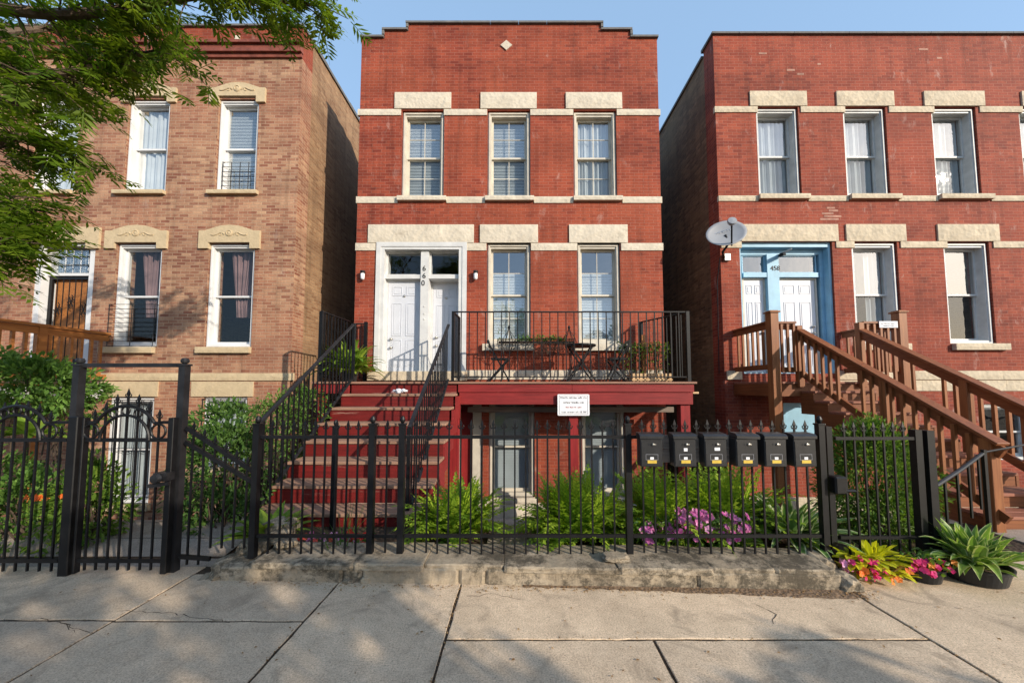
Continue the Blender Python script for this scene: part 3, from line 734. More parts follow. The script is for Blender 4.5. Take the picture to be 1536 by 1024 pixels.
k.build('cornice', M['cornice'], lh)
k = MB()
for px in (222, 357): p = at(px, 58, F); k.box(p.x-.055, p.x+.055, F-.03, F-.002, p.z-.045, p.z+.045)
k.build('anchor_plate', M['lime'], lh)
def carved(px0, px1, pe, ptop, pb, ear=12.5, flat=False):
    x0, x1 = fx(px0, pe), fx(px1, pe); zb, zo, ze, zp = fz(pb), fz(pb-9), fz(pe), fz(ptop); w = x1-x0; ew = w*.16
    P = [(x0, zb), (x0+ew, zb), (x0+ew, zo), (x1-ew, zo), (x1-ew, zb), (x1, zb), (x1, ze)]
    if not flat: P += [(x1-w*.1, ze), (x1-w*.22, ze+(zp-ze)*.45), (x1-w*.36, ze+(zp-ze)*.88), ((x0+x1)/2, zp), (x0+w*.36, ze+(zp-ze)*.88), (x0+w*.22, ze+(zp-ze)*.45), (x0+w*.1, ze)]
    P += [(x0, ze)]
    k = MB()
    n = len(P); b = len(k.v)
    for y in (F-.05, F+.06):
        for x, z in P: k.v.append(Vector((x, y, z)))
    # front as triangles-safe pieces: ears, then the body fan
    k.face([b+0, b+1, b+2, b+n-1]); k.face([b+3, b+4, b+5, b+6]); k.face([b+2, b+3]+[b+i for i in range(6, n)])
    for i in range(n): j = (i+1) % n; k.face([b+j, b+i, b+n+i, b+n+j])
    cx, cz = (x0+x1)/2, (zo+zp)/2+.01
    k.lathe([(.075, 0), (.075, .012), (.055, .02), (.05, .006), (.02, .016), (0, .022)], (cx, F-.05, cz), 16, Matrix.Rotation(R(90), 3, 'X'))
    for s_ in (-1, 1):
        pts = [(cx+s_*(.1+.055*q), F-.052, cz-.03+.05*math.sin(q*1.0)*(1-q/7)) for q in [i*.45 for i in range(13)]]
        k.tube(pts, .017, 5)
        pts = [(cx+s_*(.2+.05*math.cos(a)*(1-a/9)), F-.052, cz-.03+.05*math.sin(a)*(1-a/9)) for a in [i*.6 for i in range(10)]]
        k.tube(pts, .013, 5)
    k.build('lintel', M['lime3'], lh)
carved(186, 267, 134, 126, 155); carved(317, 400, 134, 126, 155); carved(48, 128, 134, 126, 155)
carved(161, 253.5, 347, 338.5, 373.5); carved(301, 392, 347, 338.5, 373.5); carved(33, 153, 342, 341, 373.5)
for r, s_, st in zip(lup, ((33, 112), (173, 249), (313.5, 388)), ('curtain', 'curtain', 'blind')):
    window(lh, r, .2, 'white', st, 0, .07, gl=('glass', 'glass'), sill=prect(*s_, 287, 292.5), sillmat='lime3')
for r, s_ in zip(llo, ((153, 233), (297, 377))):
    window(lh, r, .2, 'white', 'pink', 0, .07, gl=('glass_dark', 'glass_dark'), sill=prect(*s_, 520.5, 529.5), sillmat='lime3')
for r in lbs: window(lh, r, .2, 'white', 'curtain', 0, .075, gl=('glass_scr', 'glass_scr'), sill=(r[0]-.1, r[1]+.06, r[2]-.13, r[2]), sillmat='lime3')
belts(lh, [(-500, 440)], 559.5, 570.5, 'lime3', .03)
for r in (prect(145, 238, 572, 594.5), prect(288, 380.5, 572, 594.5)): k = MB(); rough_block(k, *r, F-.025, F+.05, .006); k.build('lintel', M['lime3'], lh)
# barred guards on three windows
def guard(px0, px1, py0, py1, nx, nz, nm='window_guard', yo=-.04):
    r = prect(px0, px1, py0, py1); k = MB(); y = F+yo
    for i in range(nx+1): x = r[0]+(r[1]-r[0])*i/nx; k.tube([(x, y, r[2]), (x, y, r[3])], .008, 6)
    for j in range(nz+1): z = r[2]+(r[3]-r[2])*j/nz; k.tube([(r[0]-.03, y+.012, z), (r[1]+.03, y+.012, z)], .007, 6)
    for x in (r[0], r[1]):
        for z in (r[2], r[3]): k.tube([(x, y, z), (x, F+.1, z)], .007, 5)
    k.build(nm, M['iron_grey'], lh)
guard(331, 383, 241, 284, 4, 6, yo=.05); guard(166, 234, 457, 519, 2, 9, yo=-.05); guard(303, 366, 598, 745, 7, 3); guard(160, 225, 600, 745, 6, 2)
x0, x1, z0, z1 = ldr
k = MB(); k.frame(x0+.003, x1-.003, F+.02, F+.36, z0, z1-.003, .13, .05, .03); k.box(x0+.135, x1-.135, F+.12, F+.34, fz(411), fz(407)); ent = k.build('door_casing', M['white'], lh)
k = MB()
for i in range(6):
    for j in range(3):
        a = x0+.14+(x1-x0-.28)*i/6; e = (x1-x0-.28)/6-.012; c = fz(407)+.01+(z1-.06-fz(407))*j/3; h = (z1-.06-fz(407))/3-.012
        k.box(a, a+e, F+.16, F+.24, c, c+h)
k.build('glass_block_transom', M['glass'], ent, bevel=.012)
k = MB(); k.frame(x0+.14, x1-.14, F+.16, F+.2, z0+.03, fz(411)-.003, .07, .07, .3)
for i in range(1, 7): x = x0+.18+(x1-x0-.36)*i/7; k.tube([(x, F+.17, z0+.3), (x, F+.17, fz(413))], .009, 6)
for s_ in (.28, .5, .72):
    cx, cz = x0+(x1-x0)*s_, fz(450 if s_ == .5 else 462)
    for a in range(6): k.tube([(cx, F+.165, cz), (cx+.09*math.cos(a*1.05), F+.16, cz+.13*math.sin(a*1.05)), (cx+.05*math.cos(a*1.05+.5), F+.165, cz+.16*math.sin(a*1.05+.4))], .009, 5)
sd = k.build('security_door', M['iron'], lh)
k = MB(); k.box(x0+.2, x1-.2, F+.24, F+.28, z0+.03, fz(413)); k.build('door_leaf', M['orange_wood'], sd)
# ================================================================== MIDDLE HOUSE: porch, stairs, railings
YD, ZD = 6.64, 1.70
def zat(py, Y): return at(0, py, Y).z
def xat(px, py, Y): return at(px, py, Y).x
def copies(proto, parent, locs):          # proto sits at locs[0]
    proto.data.transform(Matrix.Translation(ORG[parent.name]))      # the prototype is modelled about its own foot
    proto.location = Vector(locs[0])-ORG[parent.name]
    for p in locs[1:]: dup(proto, parent, Vector(p)-ORG[parent.name])
def level_rail(par, p, q, ztop, zbot, sp=.12, zend=None, t=.016, rail=.038, nm='rail'):
    p = Vector((*p, 0)); q = Vector((*q, 0)); d = q-p; up = Vector((0, 0, 1))
    k = MB(); k.bar(p+up*ztop, q+up*ztop, rail, .022); k.build(nm, M['iron'], par)
    k = MB(); k.bar(p+up*zbot, q+up*zbot, .03, .02); k.build(nm, M['iron'], par)
    n = max(2, round(d.length/sp)); k = MB(); k.box(-t/2, t/2, -t/2, t/2, 0, ztop-zbot-.022)
    o = k.build('baluster', M['iron'], par)
    copies(o, par, [p+d*(i/n)+up*(zbot+.010) for i in range(1, n)])
def post(par, x, y, z0, z1, w=.05, m_='iron', cap=True, nm='post'):
    k = MB(); k.box(x-w/2, x+w/2, y-w/2, y+w/2, z0, z1)
    if cap: k.box(x-w*.62, x+w*.62, y-w*.62, y+w*.62, z1, z1+.014); k.lathe([(w*.2, 0), (w*.42, .02), (w*.46, .035), (w*.3, .06), (0, .07)], (x, y, z1+.013), 10)
    return k.build(nm, M[m_], par)

xl, xr = -3.75, 3.27
porch = thing('front_porch', 'red painted wooden porch deck on posts along the middle house', 'porch', (-.2, 7.2, gz(6.7)))
k = MB(); x = xl-.03
nb = 10
for i in range(nb):       # boards run along the front
    y0 = YD-.03+(F-.05-YD+.03)*i/nb; y1 = YD-.03+(F-.05-YD+.03)*(i+1)/nb-.008
    k.box(xl-.02, xr+.04, y0, y1, ZD-.036, ZD)
k.build('deck', M['deckwood'], porch)
XS0, XS1 = -3.07, -1.09
k = MB(); k.box(XS1+.01, 1.018, YD+.005, YD+.05, zat(588, YD), ZD-.037); k.box(1.022, xr, YD+.0065, YD+.05, zat(588, YD)+.002, ZD-.038); k.build('fascia_board', M['redpaint'], porch, bevel=.003)
k = MB(); k.box(XS1+.03, xr-.02, YD+.02, YD+.06, zat(606.5, YD), zat(588.5, YD)-.002); k.build('fascia_board', M['redpaint'], porch, bevel=.004)
k = MB(); k.box(xl, XS0-.02, YD+.005, YD+.05, zat(590, YD), ZD-.037); k.build('fascia_board', M['redpaint'], porch, bevel=.004)
k = MB(); k.box(xr-.045, xr-.002, YD+.07, F-.05, zat(604, YD), ZD-.037); k.build('fascia_board', M['redpaint'], porch)
k = MB()
for i in range(9): x = xl+.2+i*.8; k.box(x-.02, x+.02, YD+.07, F-.06, ZD-.2, ZD-.04)
k.box(XS1+.1, xr-.1, 7.3, 7.36, zat(618, 7.3), zat(610, 7.3)); k.build('joist', M['greywood'], porch)
for px, w in ((681, .115), (860, .11), (1028, .12)):
    x = xat(px, 660, YD+.1); k = MB(); k.box(x-w/2-.03, x+w/2+.03, YD+.065, YD+.065+w+.04, gz(6.8)-.2, zat(606.5, YD)-.004); k.build('post', M['redpost'], porch, bevel=.006)
x = xat(478, 680, YD+.1); k = MB(); k.box(x-.06, x+.06, YD+.07, YD+.2, gz(6.8)-.2, ZD-.2); k.build('post', M['redpost'], porch)
p = at(1049, 589, 6.7); k = MB(); k.box(xr+.002, xr+.11, 6.70, 6.8, p.z-.015, p.z+.02); k.build('board_end', M['palewood'], porch)
level_rail(porch, (-1.19, YD+.05), (3.19, YD+.05), zat(467, YD), zat(565, YD), .152, t=.017)
level_rail(porch, (3.19, YD+.08), (2.70, 7.75), zat(467, YD), zat(565, YD), .12)
level_rail(porch, (-1.19, YD+.08), (-1.17, 7.25), zat(467, YD), zat(565, YD), .10)
level_rail(porch, (-3.66, YD+.05), (-3.62, 7.75), zat(466, YD), zat(565, YD), .115)
level_rail(porch, (-3.6, 7.77), (-3.28, 7.77), zat(486, 7.8), 1.8, .1)
for x, y, w in ((-1.19, YD+.05, .05), (3.2, YD+.05, .06), (2.70, 7.75, .07), (-3.66, YD+.05, .06), (-1.17, 7.27, .04), (-3.28, 7.77, .06)):
    post(porch, x, y, ZD, zat(467, YD)+.01, w, cap=False)

stairs = thing('porch_stairs', 'red wooden front stairs with worn treads and black iron handrails', 'stairs', ((XS0+XS1)/2, 5.3, gz(4.2)))
RUN, RISE = .353, .2186
for i in range(1, 8):
    yf, z = YD-RUN*i, ZD-RISE*i; e = .0 if i < 4 else .05
    k = MB(); k.box(XS0, XS1+e, yf, yf+.165, z-.042, z); k.box(XS0, XS1+e, yf+.171, yf+RUN+.02, z-.042, z); k.build('tread', M['tread'], stairs, bevel=.006)
    k = MB(); k.box(XS0+.02, XS1+e-.02, yf+RUN+.024, yf+RUN+.05, z+.002, z+RISE-.044); k.build('riser', M['redriser'], stairs)
yf, z = YD-RUN*7, ZD-RISE*7
k = MB(); k.box(XS0+.02, XS1+.03, yf+.03, yf+.06, -.3, z-.044); k.build('riser', M['redriser'], stairs)
for x in (XS0+.02, XS1+.035):
    k = MB()
    for i in range(1, 8):
        yf, z = YD-RUN*i, ZD-RISE*i; k.box(x-.02, x+.02, yf+.035, yf+RUN+.034, max(gz(yf)-.2, z-.44), z-.044)
    k.build('stringer', M['redpaint'], stairs)
def slope_rail(par, x, ya, za, yb, zb, drop, sp, t=.016, nb_post=True, xb=None):
    xb = x if xb is None else xb
    a, e = Vector((x, ya, za)), Vector((xb, yb, zb)); dz = Vector((0, 0, -drop))
    k = MB(); k.bar(a, e, .045, .028); k.build('handrail', M['iron_grey'], par)
    k = MB(); k.bar(a+dz, e+dz, .04, .024); k.build('lower_rail', M['iron_grey'], par)
    n = round(abs(ya-yb)/sp); k = MB(); k.box(-t/2, t/2, -t/2, t/2, 0, drop-.02); o = k.build('baluster', M['iron'], par)
    copies(o, par, [a.lerp(e, i/n)+dz+Vector((0, 0, .004)) for i in range(1, n)])
slope_rail(stairs, -3.05, 6.66, 2.76, 4.27, 1.15, 1.02, .115); slope_rail(stairs, -1.27, 6.66, 2.76, 4.3, 1.12, 1.02, .115)
post(stairs, -3.05, 4.25, -.3, 1.15, .045, cap=False); post(stairs, -1.27, 4.28, -.3, 1.12, .04, cap=False)
post(stairs, -3.05, 6.70, ZD, 2.79, .045, cap=False)
# crumpled plastic bag on the top step
b_ = bmesh.new(); bmesh.ops.create_icosphere(b_, subdivisions=3, radius=1)
k = MB(); c = Vector((xat(600, 588, 6.42), 6.42, ZD-RISE+.05))
for v in b_.verts:
    d = v.co; r = .6+.55*noise.noise(d*2.3)+.25*noise.noise(d*6)
    v.co = Vector((d.x*.19*r, d.y*.09*r, max(-.045, d.z*.055*r)))
b_.verts.index_update(); k.v = [c+v.co for v in b_.verts]
for f in b_.faces: k.face([v.index for v in f.verts])
b_.free(); o = k.build('plastic_bag', M['paper'], None, org=c-Vector((0, 0, .05))); tag(o, 'crumpled white plastic bag lying on the upper red step', 'bag')

# notice on the porch fascia: the print is too small to read in the photograph, so it stays unreadable strokes
def scribble(k, x0, x1, z, h, y, density=1.0):
    x = x0
    while x < x1:
        wl = rnd.randint(3, 9)
        for _ in range(wl):
            if x > x1: break
            w = h*rnd.uniform(.35, .6); hh = h*(1 if rnd.random() < .25 else .65)
            k.box(x, x+w*.3, y-.002, y, z, z+hh); 
            if rnd.random() < .7: k.box(x, x+w*.8, y-.0022, y, z+hh*rnd.choice((0, .5, .85)), z+hh*rnd.choice((.15, .65, 1)))
            x += w
        x += h*.6
a, e = at(836.5, 623, 6.6), at(884, 591, 6.6)
ntc = thing('notice_board', 'small white notice with a thin dark border on the red porch fascia', 'sign', ((a.x+e.x)/2, 6.6, a.z))
k = MB(); r = .02; pts = []
for cx, cz, t0 in ((e.x-r, e.z-r, 0), (a.x+r, e.z-r, 90), (a.x+r, a.z+r, 180), (e.x-r, a.z+r, 270)):
    for q in range(5): t = R(t0+q*22.5); pts.append((cx+r*math.cos(t), cz+r*math.sin(t)))
k.prism(list(reversed(pts))[::-1], 6.6, 6.615); k.build('plate', M['paper'], ntc)
yy = 6.5985
k = MB(); k.frame(a.x+.03, e.x-.03, yy-.001, yy+.001, a.z+.025, e.z-.022, .006); k.build('border', M['inkgrey'], ntc)
W_ = e.x-a.x; H_ = e.z-a.z; lines = ((.06, .94, .80, .045, 'inkgrey'), (.16, .86, .58, .04, 'ink'), (.24, .76, .36, .034, 'ink_red'), (.10, .92, .13, .04, 'inkgrey'))
for u0, u1, v, h, mm in lines:
    k = MB(); scribble(k, a.x+W_*(.04+u0*.92), a.x+W_*(.04+u1*.92), a.z+H_*v, h*.8, yy); k.build('print', M[mm], ntc)

# ------------------------------------------------ porch furniture
def bistro_chair(loc, flip, label):
    t = thing('bistro_chair', label, 'chair', loc, 'folding chairs on the porch'); s_ = -1 if flip else 1
    o = Vector(loc); V = lambda x, y, z: o+Vector((s_*x, y, z))
    for nm, pa, pb in (('leg', (-.23, 0), (.17, .45)), ('leg', (.19, 0), (-.24, .80))):
        for y in (-.17, .17):
            k = MB(); k.bar(V(pa[0], y*(1 if pa[0] < 0 else .88), pa[1]), V(pb[0], y*(1 if pa[0] < 0 else .88), pb[1]), .026, .034, (0, 1, 0)); k.build(nm, M['iron'], t)
    k = MB()
    for i in range(5): k.box(o.x-.17, o.x+.17, o.y-.18+i*.075, o.y-.18+i*.075+.06, o.z+.435, o.z+.465)
    k.build('seat', M['iron'], t)
    k = MB()
    for zz in (.60, .70, .79): k.bar(V(-.165-.1*(zz-.45)/.35*.6, -.17, zz), V(-.165-.1*(zz-.45)/.35*.6, .17, zz), .016, .06)
    k.build('backrest', M['iron'], t)
    k = MB()
    for z_, x_ in ((.06, -.18), (.06, .14)): k.tube([V(x_, -.17, z_), V(x_, .17, z_)], .008, 6)
    k.build('stretcher', M['iron'], t)
bistro_chair((-.33, 7.12, ZD), False, 'black folding bistro chair at the end of the porch nearer the white doors')
bistro_chair((1.98, 7.12, ZD), True, 'black folding bistro chair right of the round table, its back to the wooden planter')
t = thing('bistro_table', 'small round black folding table on the porch', 'table', (1.27, 7.12, ZD))
k = MB(); k.lathe([(0, .70), (.29, .70), (.30, .71), (.30, .735), (.29, .74), (0, .74)], (1.27, 7.12, ZD), 28); k.build('tabletop', M['iron'], t)
for s_ in (-1, 1):
    for y in (-.18, .18):
        k = MB(); k.bar((1.27-s_*.27, 7.12+y*(.85 if s_ > 0 else 1), ZD), (1.27+s_*.22, 7.12+y*(.85 if s_ > 0 else 1), ZD+.70), .026, .036, (0, 1, 0)); k.build('leg', M['iron'], t)

# ================================================================== RIGHT HOUSE: wooden porch and stairs
YP = 6.70
PX0, PX1, SX0, SX1 = 4.78, 7.16, 5.25, 6.40
wp = thing('wooden_porch', 'brown stained wooden landing with square balusters before the blue doorway', 'porch', (5.95, 7.2, gz(6.7)))
k = MB()
for i in range(9): k.box(PX0-.05, PX1+.05, YP-.03+i*.131, YP-.03+i*.131+.124, ZD-.036, ZD)
k.build('deck', M['tread2'], wp)
k = MB(); k.box(PX0-.05, PX1+.05, YP, YP+.04, ZD-.27, ZD-.037); k.build('fascia_board', M['stair_brown_x'], wp)
k = MB(); k.box(PX0-.045, PX0-.005, YP+.041, F-.01, ZD-.27, ZD-.037); k.build('fascia_board', M['stair_brown'], wp)
def wpost(par, x, y, z0, z1, w=.14, cap=True):
    k = MB(); k.box(x-w/2, x+w/2, y-w/2, y+w/2, z0, z1)
    if cap: k.box(x-w*.66, x+w*.66, y-w*.66, y+w*.66, z1+.001, z1+.03); k.box(x-w*.5, x+w*.5, y-w*.5, y+w*.5, z1+.031, z1+.045)
    return k.build('post', M['stair_brown_v'], par, bevel=.005)
wpost(wp, PX0, YP-.02, gz(6.7)-.2, 2.98, .15); wpost(wp, PX1, YP-.02, gz(6.7)-.2, 2.98, .15)
def wood_rail(par, p, q, zt, zb, n, mt='stair_brown'):
    p, q = Vector((*p, 0)), Vector((*q, 0)); up = Vector((0, 0, 1))
    k = MB(); k.bar(p+up*zt, q+up*zt, .10, .034); k.bar(p+up*(zt-.075), q+up*(zt-.075), .036, .11); k.build('rail', M[mt], par)
    k = MB(); k.bar(p+up*zb, q+up*zb, .036, .10); k.build('rail', M[mt], par)
    k = MB(); k.box(-.019, .019, -.019, .019, 0, zt-zb-.0); o = k.build('baluster', M['stair_brown_v'], par)
    off = Vector((q.y-p.y, p.x-q.x, 0)).normalized()*.039
    copies(o, par, [p+(q-p)*((i+.5)/n)+up*(zb-.03)+off for i in range(n)])
wood_rail(wp, (PX0, YP+.06), (PX0, F-.02), 2.83, 1.98, 7); wood_rail(wp, (PX0+.08, YP-.02), (SX0-.05, YP-.02), 2.80, 1.92, 3, 'stair_brown_x')
wood_rail(wp, (SX1+.05, YP-.02), (PX1-.08, YP-.02), 2.80, 1.92, 5, 'stair_brown_x'); wood_rail(wp, (PX1, YP+.06), (PX1, F-.02), 2.80, 1.95, 7)
wpost(wp, SX0, YP-.03, ZD-.1, 2.74, .10, False); wpost(wp, SX1, YP-.03, ZD-.1, 2.80, .10, False)
a = at(1332.5, 486.5, YP-.08); k = MB(); k.box(a.x-.17, a.x+.17, YP-.085, YP-.075, a.z-.06, a.z+.06); o = k.build('paper_notice', M['paper'], None, org=a); tag(o, 'small white paper notice fixed to the brown porch rail', 'notice')
k = MB(); scribble(k, a.x-.13, a.x+.13, a.z+.005, .025, YP-.086); scribble(k, a.x-.10, a.x+.12, a.z-.035, .02, YP-.086); k.build('print', M['inkgrey'], o)

ws = thing('wooden_stairs', 'brown stained wooden stairs descending to the pavement at the right edge', 'stairs', ((SX0+SX1)/2, 5.4, gz(4.4)))
NR = 10; RN, RS = .29, 1.70/NR
for i in range(1, NR):
    yf, z = YP-RN*i, ZD-RS*i
    k = MB(); k.box(SX0+.03, SX1-.02, yf-.02, yf+.135, z-.038, z); k.box(SX0+.03, SX1-.02, yf+.14, yf+RN+.005, z-.038, z); k.build('tread', M['tread2'], ws, bevel=.005)
    k = MB(); k.box(SX0+.05, SX1-.03, yf+RN+.006, yf+RN+.026, z+.002, z+RS-.04); k.build('riser', M['stair_brown_x'], ws)
k = MB(); k.box(SX0+.05, SX1-.03, YP-RN*9, YP-RN*9+.02, -.05, ZD-RS*9-.04); k.build('riser', M['stair_brown_x'], ws)
for x in (SX0+.035, SX1-.01):
    k = MB()
    for i in range(1, NR): yf, z = YP-RN*i, ZD-RS*i; k.box(x-.018, x+.018, yf+.0, yf+RN-.001, max(z-.42, gz(yf)-.1), z-.039)
    k.build('stringer', M['stair_brown'], ws)
k = MB(); k.box(SX0-.1, SX1+1.2, 3.35, 4.1, -.05, .03); k.build('base_pad', M['path'], ws)
for x in (SX0, SX1):
    a, e = Vector((x, YP-.07, 2.66)), Vector((x, 3.93, .98)); dn = Vector((0, 0, -1))
    k = MB(); k.bar(a, e, .145, .036); k.build('handrail', M['stair_brown'], ws, bevel=.004)
    k = MB(); k.bar(a+dn*.095, e+dn*.095, .038, .135); k.build('handrail_board', M['stair_brown'], ws)
    k = MB(); k.bar(a+dn*.80, e+dn*.80, .038, .10); k.build('lower_rail', M['stair_brown'], ws)
    n = 19; k = MB(); k.box(-.019, .019, -.019, .019, 0, .76); o = k.build('baluster', M['stair_brown_v'], ws)
    sx = -.039 if x == SX0 else .039
    copies(o, ws, [a.lerp(e, (i+.7)/(n+.6))+dn*.83+Vector((sx, 0, 0)) for i in range(n) if i not in (6, 7, 18)])
    yq = 5.14; t_ = (a.y-yq)/(a.y-e.y); zq = a.lerp(e, t_).z
    wpost(ws, x, yq, zq-1.05, zq-.02, .10, False); wpost(ws, x, 4.05, -.05, a.lerp(e, (a.y-4.05)/(a.y-e.y)).z-.02, .11, False)

# satellite dish on the corner of the right house
dc = at(1089.5, 349, 7.45)
sd = thing('satellite_dish', 'grey oval satellite dish with a black arm on the corner of the right house', 'satellite dish', (at(1087, 386, F).x, F, at(1087, 386, F).z))
ax = Vector((-.22, -1, .34)).normalized(); xx = Vector((1, 0, .22)); xx = (xx-ax*xx.dot(ax)).normalized(); yy_ = ax.cross(xx).normalized()
Md = Matrix((xx*.405, yy_*.315, ax)).transposed()
k = MB(); k.lathe([(0, -.075), (.35, -.066), (.65, -.043), (.85, -.021), (1.0, 0), (1.012, -.008), (.86, -.034), (.6, -.06), (0, -.09)], dc, 40, Md); k.build('reflector', M['dish'], sd, smooth=True)
k = MB(); xw = -.25
while xw < .22:
    w = rnd.uniform(.018, .03); q = dc+xx*(xw-.06)+yy_*(.075+.1*abs(xw)*.2)-ax*.058; s2 = q+yy_*rnd.uniform(.022, .04)*(1 if yy_.z > 0 else -1)
    k.tube([q+ax*.004, s2+ax*.004], .006, 4); 
    if rnd.random() < .7: k.tube([q+ax*.004, q+xx*w*.7+ax*.004], .005, 4)
    xw += w*1.15
k.build('lettering', M['dishletter'], sd)
upd = yy_ if yy_.z > 0 else -yy_
lnb = at(1097.5, 333, 7.05); k = MB(); k.bar(dc-upd*.30-ax*.06, lnb, .03, .045); k.build('feed_arm', M['iron'], sd)
k = MB(); Ml = Matrix((xx, yy_, ax)).transposed(); k.lathe([(0, -.05), (.05, -.05), (.085, .0), (.09, .03), (.08, .05), (0, .06)], lnb, 16, Ml); k.build('feed_horn', M['dish'], sd)
k = MB(); k.tube([dc-ax*.07, dc-ax*.12-upd*.2, at(1084, 378, 7.6), at(1086, 386, F-.06)], .026, 10); k.build('mast', M['iron'], sd)
p = at(1088, 386, F); k = MB(); k.box(p.x-.05, p.x+.09, F-.06, F-.001, p.z-.09, p.z+.07); k.build('mount_plate', M['metal'], sd, bevel=.008)
p0 = at(1084, 380, 7.7); k = MB(); k.tube([at(1080, 386, 7.75), at(1078, 420, F+.0)+Vector((-.03, 0, 0)), at(1084, 560, F)+Vector((-.05, .05, 0))], .009, 6); k.build('cable', M['iron'], sd)

# left house porch, only its side rail shows past the shrubs
lp = thing('wooden_porch', 'orange cedar porch rail with pale deck edge behind the shrubs at the far left', 'porch', (-10, 7.0, gz(6.8)))
XQ = -8.92
k = MB(); k.box(-13, XQ, 5.6, F-.03, 1.62, 1.66); k.build('deck', M['orange_wood'], lp)
k = MB(); k.box(XQ-.04, XQ-.002, 5.6, F-.06, 1.36, 1.619); k.build('fascia_board', M['white_worn'], lp)
wr = lambda p, q, zt, zb, n: wood_rail(lp, p, q, zt, zb, n)
k = MB(); k.bar((XQ-.05, 5.65, 2.76), (XQ-.05, F-.02, 2.76), .12, .05); k.bar((XQ-.05, 5.65, 2.66), (XQ-.05, F-.02, 2.66), .045, .13); k.build('rail', M['orange_wood'], lp)
k = MB(); k.bar((XQ-.05, 5.65, 1.82), (XQ-.05, F-.02, 1.82), .045, .10); k.build('rail', M['orange_wood'], lp)
k = MB(); k.box(-.022, .022, -.022, .022, 0, .85); o = k.build('baluster', M['orange_wood'], lp)
copies(o, lp, [(XQ-.05, 5.85+.17*i, 1.80) for i in range(12)])
for y in (5.65, 6.75): k = MB(); k.box(XQ-.12, XQ-.01, y-.06, y+.06, gz(y)-.1, 2.74); k.build('post', M['orange_wood'], lp)

# ================================================================== STREET FRONT: kerb wall, iron fences, gates
wall = thing('stone_wall', 'low weathered stone retaining wall with cracked capstones along the pavement', 'wall', (0, 3.0, 0))
def wy(x): return 3.09-.030*(x+2.5)      # the wall face is not quite square to the street
def wall_block(x0, x1, y0, y1, z0, z1, amp, nm, mt, seed, lip=0):
    nx = max(3, int((x1-x0)/.022)); k = MB(); prof = [(0, z0), (0, z0+(z1-z0)*.3), (0, z0+(z1-z0)*.62), (0, z1-.010), (.010, z1), ((y1-y0)*.5, z1), (y1-y0, z1), (y1-y0, z0)]
    b = len(k.v)
    for i in range(nx+1):
        x = x0+(x1-x0)*i/nx
        for j, (dy, z) in enumerate(prof):
            q = Vector((x*3.1+seed, dy*9, z*9)); d = noise.noise(q)*amp*.5 + noise.noise(q*4.3)*amp*.7
            e = amp*1.2 if i in (0, nx) and j < 5 else 0
            k.v.append(Vector((x+ (d*.5 if i not in (0, nx) else 0), wy(x)+y0+dy+(d+e if j < 5 else 0), z+(d*.6-e*.4 if 3 <= j < 7 else 0))))
    n = len(prof)
    for i in range(nx):
        for j in range(n-1): k.face([b+i*n+j, b+(i+1)*n+j, b+(i+1)*n+j+1, b+i*n+j+1])
    k.face([b+j for j in range(n)]); k.face([b+nx*n+j for j in reversed(range(n))])
    return k.build(nm, M[mt], wall)
X = -2.48
for i, w in enumerate((1.05, .16, .80, .22, 1.7, 1.2)):
    x1 = min(X+w, 2.58); wall_block(X, x1-.006, .0, .36, -.08, .118 if i else .11, .012, 'wall_block', 'curbstone', i*7.3); X = x1
X = -2.20
for i, w in enumerate((.86, .58, .66, .92, .75, .50, .5)):
    x1 = min(X+w, 2.54); wall_block(X, x1-.004, -.022 if i in (0, 1, 3, 4) else .008, .40, .108, .152+.008*(i % 3 == 1), .010, 'capstone', 'curbstone', 50+i*5.1); X = x1
def rock(c, s_, seed, nm='rubble_stone', mt='curbstone', par=wall):
    b_ = bmesh.new(); bmesh.ops.create_icosphere(b_, subdivisions=3, radius=1); k = MB()
    b_.verts.index_update()
    for v in b_.verts:
        d = v.co.copy(); m_ = max(abs(d.x), abs(d.y), abs(d.z)); d = d.lerp(d/m_, .55)
        r = 1+.22*noise.noise(d*1.4+Vector((seed, 0, 0)))+.1*noise.noise(d*4+Vector((seed, 3, 0)))
        k.v.append(Vector(c)+Vector((d.x*s_[0], d.y*s_[1], d.z*s_[2]))*r)
    for f in b_.faces: k.face([v.index for v in f.verts])
    b_.free(); return k.build(nm, M[mt], par, smooth=False)
for c, s_, sd_ in (((-2.50, 3.13, .07), (.10, .15, .09), 1), ((-2.40, 3.30, .17), (.13, .12, .07), 2), ((-2.22, 3.38, .24), (.10, .10, .06), 3), ((-2.33, 3.52, .25), (.16, .14, .08), 4), ((-2.62, 3.04, .0), (.07, .09, .04), 5), ((-2.1, 3.26, .22), (.09, .07, .03), 6),
                   ((2.64, 2.93, .05), (.09, .14, .08), 7), ((2.6, 3.12, .1), (.1, .15, .1), 8), ((.83, 3.0, .215), (.11, .07, .025), 9), ((-1.38, 2.955, .03), (.05, .03, .035), 11), ((-1.24, 2.955, .05), (.04, .03, .035), 12)):
    rock((c[0], c[1]+.11, c[2]-.035), s_, sd_)

